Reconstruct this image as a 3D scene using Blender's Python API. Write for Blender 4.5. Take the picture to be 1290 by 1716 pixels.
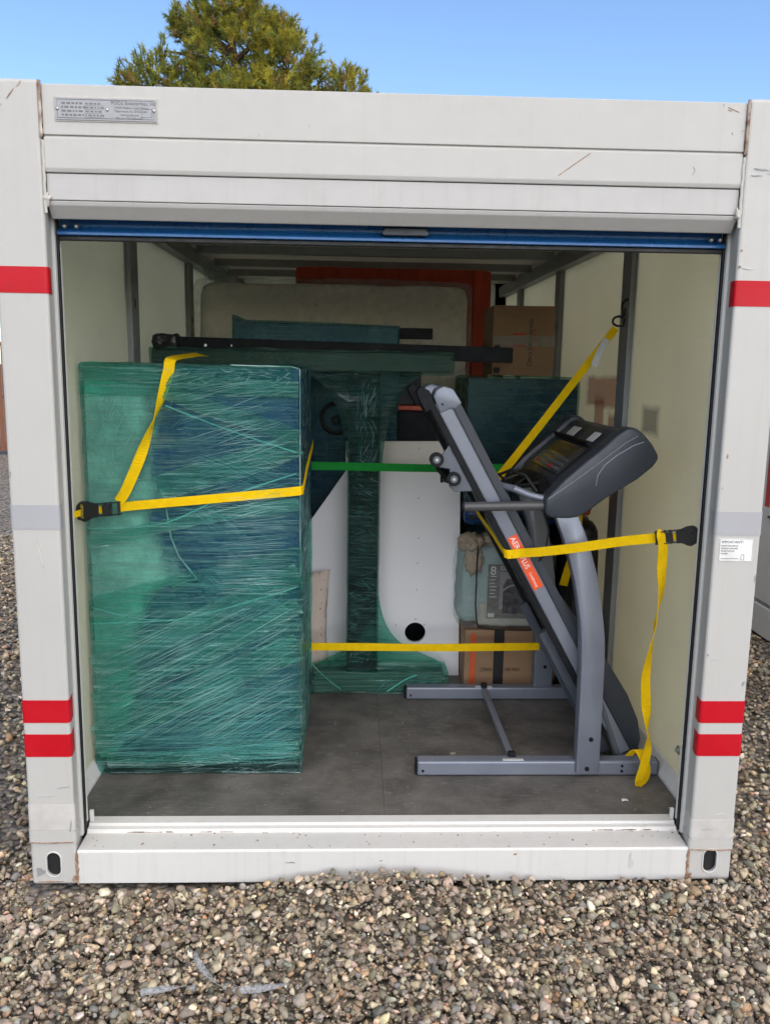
import bpy, bmesh, math, random
import numpy as np
from mathutils import Vector, Matrix, noise as mnoise
R_ = math.radians
random.seed(7); rng = np.random.default_rng(11)
for o in list(bpy.data.objects): bpy.data.objects.remove(o)
S = bpy.context.scene
C = S.collection

# ------------------------------------------------------------------ camera
cd = bpy.data.cameras.new('camera'); cam = bpy.data.objects.new('camera', cd); C.objects.link(cam); S.camera = cam
yaw, pit, rol = 0.03767, -0.168935, 0.01572
f = Vector((math.sin(yaw)*math.cos(pit), math.cos(yaw)*math.cos(pit), math.sin(pit)))
r = Vector((math.cos(yaw), -math.sin(yaw), 0)); u = r.cross(f)
r2 = r*math.cos(rol)+u*math.sin(rol); u2 = -r*math.sin(rol)+u*math.cos(rol)
mw = Matrix((r2, u2, -f)).transposed().to_4x4(); mw.translation = (-0.12644, -2.70504, 1.77762)
cam.matrix_world = mw
cd.sensor_fit = 'VERTICAL'; cd.sensor_height = 36.0; cd.lens = 36.0*1420.12/1716.0
cd.clip_start = 0.05; cd.clip_end = 3000
# ------------------------------------------------------------------ sky, sun, exposure
SUN = Vector((0.22, -0.68, 0.66)).normalized()
W = bpy.data.worlds.new('World'); S.world = W; W.use_nodes = True
nt = W.node_tree; nt.nodes.clear()
sky = nt.nodes.new('ShaderNodeTexSky'); sky.sky_type = 'NISHITA'; sky.sun_disc = False
sky.sun_elevation = math.asin(SUN.z); sky.sun_rotation = math.atan2(SUN.x, SUN.y)
sky.altitude = 300; sky.air_density = 1.0; sky.dust_density = 0.1; sky.ozone_density = 4.0
bg = nt.nodes.new('ShaderNodeBackground'); bg.inputs[1].default_value = 0.15
wo = nt.nodes.new('ShaderNodeOutputWorld'); nt.links.new(sky.outputs[0], bg.inputs[0]); nt.links.new(bg.outputs[0], wo.inputs[0])
ld = bpy.data.lights.new('sun', 'SUN'); ld.energy = 3.0; ld.angle = R_(100); ld.color = (1.0, 0.85, 0.66)
sun = bpy.data.objects.new('sun', ld); C.objects.link(sun); sun.rotation_euler = SUN.to_track_quat('Z', 'Y').to_euler(); sun.location = SUN*40
S.view_settings.view_transform = 'Standard'; S.view_settings.look = 'None'
S.view_settings.exposure = 0.6; S.view_settings.gamma = 1; S.view_settings.use_curve_mapping = False
S.render.engine = 'CYCLES'
S.cycles.use_adaptive_sampling = True; S.cycles.adaptive_threshold = 0.03; S.cycles.adaptive_min_samples = 24
S.cycles.transparent_max_bounces = 12; S.cycles.max_bounces = 6; S.cycles.diffuse_bounces = 4; S.cycles.glossy_bounces = 2

# ------------------------------------------------------------------ materials
def nodes(name):
    m = bpy.data.materials.new(name); m.use_nodes = True; n = m.node_tree.nodes; n.clear()
    return m, n, m.node_tree.links
def N(n, t, **kw):
    x = n.new(t)
    for k, v in kw.items():
        if k.startswith('i_'):
            key = k[2:].replace('_', ' ')
            x.inputs[key].default_value = v
        else: setattr(x, k, v)
    return x
def c4(c): return (c[0], c[1], c[2], 1)
def ramp(n, p0, c0, p1, c1):
    x = n.new('ShaderNodeValToRGB'); e = x.color_ramp.elements
    e[0].position, e[0].color = p0, c4(c0); e[1].position, e[1].color = p1, c4(c1)
    return x
def texmap(n, l, scale=(1,1,1), rot=(0,0,0), loc=(0,0,0), coord='Object'):
    tc = n.new('ShaderNodeTexCoord'); mp = n.new('ShaderNodeMapping')
    mp.inputs['Scale'].default_value = scale; mp.inputs['Rotation'].default_value = rot; mp.inputs['Location'].default_value = loc
    l.new(tc.outputs[coord], mp.inputs[0]); return mp.outputs[0]
def noise(n, l, vec, scale, detail=4, rough=.55):
    x = N(n, 'ShaderNodeTexNoise', i_Scale=scale, i_Detail=detail, i_Roughness=rough); l.new(vec, x.inputs['Vector']); return x.outputs['Fac']
def mixc(n, l, fac, a, b, mode='MIX'):
    x = n.new('ShaderNodeMix'); x.data_type = 'RGBA'; x.blend_type = mode
    for s, v in ((0, fac), (6, a), (7, b)):
        if isinstance(v, (int, float)): x.inputs[s].default_value = v
        elif isinstance(v, tuple): x.inputs[s].default_value = c4(v)
        else: l.new(v, x.inputs[s])
    return x.outputs[2]
def mathn(n, l, op, a, b=None, clamp=False):
    x = n.new('ShaderNodeMath'); x.operation = op; x.use_clamp = clamp
    for i, v in enumerate((a, b)):
        if v is None: continue
        if isinstance(v, (int, float)): x.inputs[i].default_value = v
        else: l.new(v, x.inputs[i])
    return x.outputs[0]
def mrange(n, l, v, a, b, c=0., d=1.):
    x = n.new('ShaderNodeMapRange'); l.new(v, x.inputs[0])
    for i, q in zip((1,2,3,4), (a,b,c,d)): x.inputs[i].default_value = q
    return x.outputs[0]
def bump(n, l, h, strength=.2, dist=.01):
    b = N(n, 'ShaderNodeBump', i_Strength=strength, i_Distance=dist); l.new(h, b.inputs['Height']); return b.outputs[0]
def simple(name, col, rough=.5, metal=0., var=.25, vs=12., bs=60., bst=.15, spec=.5, scale=(1,1,1), col2=None):
    m, n, l = nodes(name); v = texmap(n, l, scale)
    p = N(n, 'ShaderNodeBsdfPrincipled', i_Roughness=rough, i_Metallic=metal); p.inputs['Specular IOR Level'].default_value = spec
    c2 = col2 or tuple(x*(1-var) for x in col)
    f1 = mrange(n, l, noise(n, l, v, vs, 5), .3, .7)
    l.new(mixc(n, l, f1, col, c2), p.inputs['Base Color'])
    l.new(mrange(n, l, noise(n, l, v, vs*2.3, 4), .3, .7, rough*.8, min(1, rough*1.2)), p.inputs['Roughness'])
    if bst: l.new(bump(n, l, noise(n, l, v, bs, 3), bst, .004), p.inputs['Normal'])
    o = n.new('ShaderNodeOutputMaterial'); l.new(p.outputs[0], o.inputs[0]); return m
def white_paint(name='white_paint', base=(.475,.465,.44), streak=1.0):
    m, n, l = nodes(name); v = texmap(n, l); vs = texmap(n, l, (1,1,.035))
    p = N(n, 'ShaderNodeBsdfPrincipled', i_Roughness=.42)
    st = mrange(n, l, noise(n, l, vs, 38, 5, .65), .52, .78, 0, .42*streak)
    big = mrange(n, l, noise(n, l, v, 2.2, 5), .35, .75, 0, .5)
    c = mixc(n, l, big, base, tuple(x*y for x, y in zip(base, (.86,.87,.88))))
    c = mixc(n, l, st, c, (.42,.40,.36))
    gr = mathn(n, l, 'MULTIPLY', mrange(n, l, noise(n, l, v, 9, 6, .7), .62, .74), .55)
    c = mixc(n, l, gr, c, (.50,.47,.42))
    vx = texmap(n, l, (1.4,1,9), (0,R_(17),0), (3,1,2))
    sc = mathn(n, l, 'MULTIPLY', mrange(n, l, noise(n, l, vx, 6, 6, .7), .735, .76), .6)
    c = mixc(n, l, sc, c, (.25,.23,.2))
    vx2 = texmap(n, l, (1,1,1), (0,0,0), (7,3,9))
    ru = mrange(n, l, noise(n, l, vx2, 26, 3, .5), .795, .81)
    c = mixc(n, l, ru, c, (.16,.06,.025))
    l.new(c, p.inputs['Base Color'])
    l.new(mrange(n, l, noise(n, l, v, 30, 4), .3, .7, .34, .58), p.inputs['Roughness'])
    l.new(bump(n, l, noise(n, l, v, 5, 3), .12, .012), p.inputs['Normal'])
    o = n.new('ShaderNodeOutputMaterial'); l.new(p.outputs[0], o.inputs[0]); return m
def film(name, tint, scat, density=.45, angles=(20, -8, 55), transl=.0, hi=(.30,.75,.68), s=1.0, gloss=.22):
    """stretch film: tinted see-through sheet with streaks of thicker, shinier plastic"""
    m, n, l = nodes(name)
    outs = []
    for i, a in enumerate(angles):
        v = texmap(n, l, (2.2*s, 2.2*s, 95*s), (0, R_(a), 0), (i*3.1, i*1.7, i*5.3))
        outs.append(mrange(n, l, noise(n, l, v, 1.6, 5, .62), .40, .72))
    v0 = texmap(n, l); msk = mrange(n, l, noise(n, l, v0, 3.2*s, 3), .38, .62); msk2 = mrange(n, l, noise(n, l, texmap(n, l, loc=(5,2,8)), 4.1*s, 3), .4, .6)
    a = mathn(n, l, 'MULTIPLY', outs[1], msk); b = mathn(n, l, 'MULTIPLY', outs[2], msk2)
    st = mathn(n, l, 'MAXIMUM', mathn(n, l, 'MAXIMUM', outs[0], a), b)
    lump = mrange(n, l, noise(n, l, v0, 7*s, 4), .35, .7)
    fac = mathn(n, l, 'ADD', mathn(n, l, 'MULTIPLY', mathn(n, l, 'POWER', st, 1.7), .42), mathn(n, l, 'MULTIPLY', lump, .10))
    fac = mathn(n, l, 'ADD', fac, density-.40, True)
    tr = N(n, 'ShaderNodeBsdfTransparent'); tr.inputs[0].default_value = c4(tint)
    p = N(n, 'ShaderNodeBsdfPrincipled', i_Roughness=.22); p.inputs['Specular IOR Level'].default_value = .6
    l.new(mixc(n, l, mathn(n, l, 'POWER', st, 1.6), scat, hi), p.inputs['Base Color'])
    hh = mathn(n, l, 'ADD', st, mathn(n, l, 'MULTIPLY', noise(n, l, v0, 18*s, 4), 1.2))
    l.new(bump(n, l, hh, .55, .012), p.inputs['Normal'])
    mx = n.new('ShaderNodeMixShader'); l.new(fac, mx.inputs[0]); l.new(tr.outputs[0], mx.inputs[1]); l.new(p.outputs[0], mx.inputs[2])
    gl = N(n, 'ShaderNodeBsdfGlossy', i_Roughness=.13); gl.inputs[0].default_value = (.85,.97,1,1); l.new(bump(n, l, hh, .9, .02), gl.inputs['Normal'])
    m2 = n.new('ShaderNodeMixShader'); l.new(mathn(n, l, 'ADD', mathn(n, l, 'MULTIPLY', mathn(n, l, 'POWER', st, 2.), gloss), .035), m2.inputs[0]); l.new(mx.outputs[0], m2.inputs[1]); l.new(gl.outputs[0], m2.inputs[2])
    o = n.new('ShaderNodeOutputMaterial'); l.new(m2.outputs[0], o.inputs[0]); return m
def attr_mat(name, rough=.8, bs=40, bst=.3, vs=25, spec=.3, transl=0):
    m, n, l = nodes(name); v = texmap(n, l)
    at = N(n, 'ShaderNodeAttribute', attribute_name='col')
    p = N(n, 'ShaderNodeBsdfPrincipled', i_Roughness=rough); p.inputs['Specular IOR Level'].default_value = spec
    k = mrange(n, l, noise(n, l, v, vs, 4), .3, .7, .72, 1.2)
    x = n.new('ShaderNodeVectorMath'); x.operation = 'SCALE'; l.new(at.outputs['Color'], x.inputs[0]); l.new(k, x.inputs['Scale'])
    l.new(x.outputs[0], p.inputs['Base Color'])
    if bst: l.new(bump(n, l, noise(n, l, v, bs, 4), bst, .004), p.inputs['Normal'])
    o = n.new('ShaderNodeOutputMaterial')
    if transl:
        t = n.new('ShaderNodeBsdfTranslucent'); l.new(x.outputs[0], t.inputs[0]); mx = n.new('ShaderNodeMixShader'); mx.inputs[0].default_value = transl
        l.new(p.outputs[0], mx.inputs[1]); l.new(t.outputs[0], mx.inputs[2]); l.new(mx.outputs[0], o.inputs[0])
    else: l.new(p.outputs[0], o.inputs[0])
    return m
def wall_mat():
    m, n, l = nodes('cream_wall_panel'); v = texmap(n, l); vh = texmap(n, l, (1, 1.2, 40))
    p = N(n, 'ShaderNodeBsdfPrincipled', i_Roughness=.5)
    c = mixc(n, l, mrange(n, l, noise(n, l, v, 1.6, 4), .3, .7), (.82,.79,.63), (.75,.72,.57))
    c = mixc(n, l, mrange(n, l, noise(n, l, vh, 8, 3), .4, .8, 0, .25), c, (.60,.58,.46))
    c = mixc(n, l, mathn(n, l, 'MULTIPLY', mrange(n, l, noise(n, l, texmap(n, l, (1,3,3), (R_(35),0,0)), 7, 6, .7), .69, .76), .35), c, (.28,.27,.23))
    l.new(c, p.inputs['Base Color'])
    wv = N(n, 'ShaderNodeTexNoise', i_Scale=9., i_Detail=4.); l.new(vh, wv.inputs[0])
    l.new(bump(n, l, wv.outputs[0], .35, .004), p.inputs['Normal'])
    t = n.new('ShaderNodeBsdfTranslucent'); l.new(c, t.inputs[0]); mx = n.new('ShaderNodeMixShader'); mx.inputs[0].default_value = .58   # fibreglass panels let daylight through
    l.new(p.outputs[0], mx.inputs[1]); l.new(t.outputs[0], mx.inputs[2])
    o = n.new('ShaderNodeOutputMaterial'); l.new(mx.outputs[0], o.inputs[0]); return m
def floor_mat():
    m, n, l = nodes('worn_dark_plywood'); v = texmap(n, l)
    p = N(n, 'ShaderNodeBsdfPrincipled', i_Roughness=.62)
    c = mixc(n, l, mrange(n, l, noise(n, l, v, 4, 6, .65), .32, .68), (.15,.14,.127), (.055,.052,.048))
    c = mixc(n, l, mrange(n, l, noise(n, l, texmap(n, l, (1,8,1)), 14, 5, .7), .56, .75, 0, .85), c, (.27,.25,.215))
    c = mixc(n, l, mrange(n, l, noise(n, l, texmap(n, l, (9,1,1), (0,0,R_(12))), 9, 5, .7), .64, .74, 0, .6), c, (.27,.24,.20))
    c = mixc(n, l, mrange(n, l, noise(n, l, v, 75, 3, .5), .70, .76), c, (.42,.38,.31))
    c = mixc(n, l, mrange(n, l, noise(n, l, texmap(n, l, loc=(4,4,4)), 16, 6, .7), .62, .74, 0, .6), c, (.02,.018,.017))
    l.new(c, p.inputs['Base Color'])
    l.new(mrange(n, l, noise(n, l, v, 9, 4), .3, .7, .48, .75), p.inputs['Roughness'])
    l.new(bump(n, l, noise(n, l, v, 60, 5, .7), .3, .003), p.inputs['Normal'])
    o = n.new('ShaderNodeOutputMaterial'); l.new(p.outputs[0], o.inputs[0]); return m
def clear_plastic(name='clear_plastic', tint=(.93,.93,.92), amt=.22, scale=9.):
    m, n, l = nodes(name); v = texmap(n, l)
    tr = N(n, 'ShaderNodeBsdfTransparent'); tr.inputs[0].default_value = c4(tint)
    p = N(n, 'ShaderNodeBsdfPrincipled', i_Roughness=.18); p.inputs['Base Color'].default_value = (.75,.76,.76,1)
    w = noise(n, l, v, scale, 6, .6)
    l.new(bump(n, l, w, .8, .03), p.inputs['Normal'])
    mx = n.new('ShaderNodeMixShader'); l.new(mrange(n, l, noise(n, l, v, scale*1.7, 5), .35, .75, amt*.4, amt*1.8), mx.inputs[0])
    l.new(tr.outputs[0], mx.inputs[1]); l.new(p.outputs[0], mx.inputs[2])
    o = n.new('ShaderNodeOutputMaterial'); l.new(mx.outputs[0], o.inputs[0]); return m
M = {}
M['white'] = white_paint(); M['whited'] = white_paint('white_paint_grimy', (.46,.45,.435), 2.0)
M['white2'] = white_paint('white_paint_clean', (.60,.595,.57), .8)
M['red'] = simple('red_reflective_tape', (.50,.004,.014), .42, var=.16, vs=6, bst=.05, spec=.25)
M['grey_tape'] = simple('grey_tape', (.37,.37,.39), .45, var=.06, vs=8, bst=.05)
M['dirty_tape'] = simple('dirty_tape', (.56,.54,.51), .55, var=.2, vs=14, bst=.2)
M['wall'] = wall_mat(); M['floor'] = floor_mat()
M['stud'] = simple('grey_steel', (.30,.31,.31), .45, .0, .15, 6, bst=.05)
M['stud_trim'] = simple('pale_trim', (.62,.62,.56), .45, var=.1, bst=.05)
def ceil_mat():
    m, n, l = nodes('translucent_roof_sheet'); v = texmap(n, l, (1,6,1)); p = N(n, 'ShaderNodeBsdfPrincipled', i_Roughness=.7)
    c = mixc(n, l, mrange(n, l, noise(n, l, v, 3, 4), .3, .7), (.62,.60,.52), (.50,.48,.41)); l.new(c, p.inputs['Base Color'])
    t = n.new('ShaderNodeBsdfTranslucent'); l.new(c, t.inputs[0]); mx = n.new('ShaderNodeMixShader'); mx.inputs[0].default_value = .22; l.new(p.outputs[0], mx.inputs[1]); l.new(t.outputs[0], mx.inputs[2])
    o = n.new('ShaderNodeOutputMaterial'); l.new(mx.outputs[0], o.inputs[0]); return m
M['ceil'] = ceil_mat()
M['black'] = simple('black_rubber', (.012,.012,.013), .55, var=.3, bst=.1)
M['blackgloss'] = simple('black_plastic', (.014,.015,.017), .32, var=.3, bst=.08)
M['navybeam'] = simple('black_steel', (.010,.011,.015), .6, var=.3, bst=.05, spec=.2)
M['blue'] = simple('blue_steel', (.016,.115,.33), .30, .0, .2, 9, bst=.04)
M['alu'] = simple('aluminium_plate', (.33,.335,.35), .45, .15, .12, 30, bst=.1)
M['alutext'] = simple('plate_print', (.17,.17,.18), .6, bst=0)
M['rivet'] = simple('steel_rivet', (.55,.54,.52), .35, .8, .2, bst=0)
M['rust'] = simple('rust', (.17,.055,.02), .85, var=.5, vs=60, bst=.5, col2=(.42,.30,.20))
M['weld'] = simple('rusty_weld', (.55,.50,.42), .7, var=.5, vs=26, bst=.4, col2=(.14,.045,.018))
M['caulk'] = simple('caulk', (.54,.52,.47), .6, var=.2, vs=50, bst=.3)
M['yellow'] = simple('yellow_webbing', (.90,.58,.004), .75, var=.14, vs=30, bs=420, bst=.7, spec=.12)
M['yellowdark'] = simple('yellow_print', (.8,.6,.05), .5, bst=0)
M['green'] = simple('green_webbing', (.012,.24,.035), .75, var=.2, vs=30, bs=420, bst=.5, spec=.12)
M['tsilver'] = simple('treadmill_silver_paint', (.20,.22,.27), .36, .3, .12, 5, bst=.03)
M['tgrey'] = simple('treadmill_grey_paint', (.11,.125,.155), .38, .3, .1, 5, bst=.02)
M['tdark'] = simple('treadmill_dark_plastic', (.032,.039,.052), .42, var=.15, vs=6, bs=400, bst=.12)
M['tblack'] = simple('treadmill_black', (.009,.010,.013), .6, var=.3, bst=.1, spec=.2)
M['bar'] = simple('foam_grip', (.065,.066,.07), .36, var=.1, bst=.06)
M['beamgrey'] = simple('desk_frame_paint', (.085,.078,.068), .5, var=.3, vs=6, bst=.05)
M['screen'] = simple('console_print', (.03,.035,.042), .2, var=.2, bst=0)
M['label'] = simple('paper_label', (.62,.63,.62), .5, var=.12, vs=60, bst=0)
M['orange'] = simple('orange_sticker', (.80,.085,.012), .4, var=.08, bst=0)
M['ink'] = simple('black_ink', (.02,.018,.02), .7, bst=0)
M['inkwhite'] = simple('white_ink', (.85,.85,.83), .5, bst=0)
M['inkred'] = simple('red_ink', (.5,.04,.03), .7, bst=0)
M['card'] = simple('cardboard', (.30,.185,.105), .8, var=.14, vs=5, bs=90, bst=.15, scale=(1,1,4))
M['orangetape'] = simple('orange_tape', (.62,.10,.03), .4, var=.15, bst=0)
M['laminate'] = simple('white_laminate', (.78,.78,.82), .38, var=.05, vs=3, bst=.02)
M['laminate2'] = simple('ivory_laminate', (.70,.67,.60), .42, var=.06, vs=3, bst=.02)
M['navy'] = simple('dark_navy_veneer', (.006,.040,.150), .28, var=.4, vs=4, bst=.05)
M['blanket'] = simple('pale_padding', (.46,.52,.47), .7, var=.35, vs=9, bs=30, bst=.8)
def padding_mat():
    m, n, l = nodes('pale_padding_soft'); v = texmap(n, l)
    p = N(n, 'ShaderNodeBsdfPrincipled', i_Roughness=.75); at = N(n, 'ShaderNodeAttribute', attribute_name='fade')
    l.new(mixc(n, l, mrange(n, l, noise(n, l, v, 7, 5), .3, .7), (.60,.60,.52), (.30,.34,.29)), p.inputs['Base Color'])
    l.new(bump(n, l, noise(n, l, v, 16, 5), .8, .02), p.inputs['Normal'])
    k = mathn(n, l, 'ADD', at.outputs['Fac'], mathn(n, l, 'MULTIPLY', mathn(n, l, 'SUBTRACT', noise(n, l, texmap(n, l, (1,1,.5)), 11, 5, .65), .5), 1.3))
    tr = n.new('ShaderNodeBsdfTransparent'); mx = n.new('ShaderNodeMixShader'); l.new(mrange(n, l, k, .1, .75), mx.inputs[0]); l.new(tr.outputs[0], mx.inputs[1]); l.new(p.outputs[0], mx.inputs[2])
    o = n.new('ShaderNodeOutputMaterial'); l.new(mx.outputs[0], o.inputs[0]); return m
M['blanket'] = padding_mat()
M['film'] = film('green_stretch_film', (.52,.87,.83), (.004,.12,.108), .385, (-24, 6, -48), gloss=.62)
M['filmtop'] = film('green_stretch_film_second_layer', (.60,.93,.86), (.010,.22,.16), .41, (-26, -20, 10), gloss=.50)
M['filmband'] = film('green_stretch_film_band', (.72,.95,.90), (.012,.24,.18), .42, (-27, -24, 4), gloss=.55)
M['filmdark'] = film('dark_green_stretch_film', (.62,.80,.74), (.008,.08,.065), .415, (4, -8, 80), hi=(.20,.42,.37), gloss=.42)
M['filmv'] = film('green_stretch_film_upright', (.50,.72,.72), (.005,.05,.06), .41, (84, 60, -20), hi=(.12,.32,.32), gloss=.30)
M['filmflare'] = film('green_stretch_film_flare', (.55,.82,.76), (.010,.11,.09), .44, (82, 66, 110), hi=(.40,.58,.62), gloss=.50)
M['filmweb'] = film('green_stretch_film_web', (.52,.86,.76), (.010,.20,.145), .43, (60, -40, 10), hi=(.3,.65,.55), gloss=.45)
def crease_glint_mat(name, col, alpha):
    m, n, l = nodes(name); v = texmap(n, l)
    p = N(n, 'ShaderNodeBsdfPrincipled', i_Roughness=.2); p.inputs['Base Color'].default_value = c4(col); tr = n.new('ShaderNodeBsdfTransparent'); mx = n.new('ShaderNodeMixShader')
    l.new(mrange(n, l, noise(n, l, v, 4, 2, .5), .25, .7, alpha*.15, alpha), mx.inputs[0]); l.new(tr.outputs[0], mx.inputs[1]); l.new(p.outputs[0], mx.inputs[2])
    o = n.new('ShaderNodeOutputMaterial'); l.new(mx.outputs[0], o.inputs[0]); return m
M['crease'] = crease_glint_mat('film_crease', (.20,.58,.58), .72); M['glint_paint'] = crease_glint_mat('film_glint_paint', (.70,.95,.93), .8); M['fold'] = crease_glint_mat('film_fold', (.12,.50,.43), .8)  # the bright one paints the film's highlights as a pale colour
M['clear'] = clear_plastic('clear_plastic', (.97,.97,.96), .20, 11.)
M['clear2'] = clear_plastic('bag_plastic', (.92,.94,.93), .12, 22)
M['scrap'] = clear_plastic('scrap_plastic', (.9,.92,.95), .42, 90)
M['mattress'] = simple('cream_mattress_fabric', (.86,.81,.67), .8, var=.12, vs=3, bs=25, bst=.4)
M['redwrap'] = simple('orange_red_cover', (.62,.075,.025), .45, var=.35, vs=6, bs=14, bst=.6, scale=(3,3,.6))
M['tan'] = simple('tan_canvas', (.36,.30,.225), .85, var=.2, vs=14, bs=120, bst=.4)
M['aqua'] = simple('pale_aqua_quilt', (.30,.41,.42), .8, var=.15, vs=8, bs=25, bst=.6)
M['cream'] = simple('cream_quilt', (.42,.41,.36), .8, var=.15, vs=8, bs=25, bst=.5)
M['leaflet'] = simple('grey_leaflet', (.15,.145,.13), .35, var=.3, vs=14, bst=0, scale=(1,1,7))
M['plum'] = simple('plum_print', (.020,.014,.024), .35, var=.4, vs=14, bst=0)
M['pinkgrey'] = simple('mauve_print', (.28,.25,.28), .4, var=.15, vs=20, bst=0)
M['bark'] = simple('pine_bark', (.10,.065,.045), .9, var=.5, vs=6, bs=14, bst=.8, scale=(1,1,.3))
M['gravel'] = attr_mat('gravel_stone', .82, 130, .5, 70, .25)
M['needle'] = attr_mat('pine_needles', .6, 10, 0, 2, .25, .35)
M['fence'] = simple('brown_fence_slat', (.23,.085,.040), .7, var=.35, vs=4, bst=.2, scale=(1,1,.2))
M['fencemetal'] = simple('fence_metal', (.28,.27,.26), .5, .5, .2, bst=.1)
def pillow_mat():
    m, n, l = nodes('dotted_pillow_fabric'); v = texmap(n, l)
    p = N(n, 'ShaderNodeBsdfPrincipled', i_Roughness=.85)
    vo = N(n, 'ShaderNodeTexVoronoi', i_Scale=38.); l.new(v, vo.inputs['Vector'])
    d = mrange(n, l, vo.outputs['Distance'], .14, .22, .8, 0)
    l.new(mixc(n, l, d, (.55,.47,.41), (.42,.05,.06)), p.inputs['Base Color'])
    o = n.new('ShaderNodeOutputMaterial'); l.new(p.outputs[0], o.inputs[0]); return m
M['pillow'] = pillow_mat()
def ground_mat():
    m, n, l = nodes('gravel_ground'); v = texmap(n, l)
    p = N(n, 'ShaderNodeBsdfPrincipled', i_Roughness=.9)
    vo = N(n, 'ShaderNodeTexVoronoi', i_Scale=34.); l.new(v, vo.inputs['Vector'])
    rp = n.new('ShaderNodeValToRGB'); e = rp.color_ramp.elements; e[0].color = (.09,.08,.068,1); e[1].color = (.46,.40,.32,1)
    q = e.new(.4); q.color = (.22,.20,.175,1); q = e.new(.7); q.color = (.30,.245,.18,1)
    sp = n.new('ShaderNodeSeparateColor'); l.new(vo.outputs['Color'], sp.inputs[0]); l.new(sp.outputs[0], rp.inputs[0])
    dk = mrange(n, l, vo.outputs['Distance'], .45, .8, 1, .3)
    x = n.new('ShaderNodeVectorMath'); x.operation = 'SCALE'; l.new(rp.outputs[0], x.inputs[0]); l.new(dk, x.inputs['Scale'])
    l.new(x.outputs[0], p.inputs['Base Color'])
    l.new(bump(n, l, mathn(n, l, 'SUBTRACT', 1., vo.outputs['Distance']), 1., .02), p.inputs['Normal'])
    o = n.new('ShaderNodeOutputMaterial'); l.new(p.outputs[0], o.inputs[0]); return m
M['ground'] = ground_mat()

# ------------------------------------------------------------------ object helpers (all shapes are given in world coordinates)
ORG = {}
def thing(name, loc, label=None, cat=None, group=None, kind=None):
    o = bpy.data.objects.new(name, None); C.objects.link(o); o.location = loc; o.empty_display_size = .1
    ORG[o.name] = Vector(loc); tag(o, label, cat, group, kind); return o
def tag(o, label=None, cat=None, group=None, kind=None):
    for k, v in (('label', label), ('category', cat), ('group', group), ('kind', kind)):
        if v: o[k] = v
    return o
def link(name, me, mat, parent=None, loc=(0,0,0)):
    """link a mesh given in world coordinates; its origin is its thing's base"""
    org = ORG[parent.name] if parent else Vector(loc)
    me.transform(Matrix.Translation(-org))
    o = bpy.data.objects.new(name, me); C.objects.link(o)
    if mat:
        for q in (mat if isinstance(mat, (list, tuple)) else [mat]): me.materials.append(M[q])
    if parent: o.parent = parent
    else: o.location = loc
    ORG[o.name] = org
    return o
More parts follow.
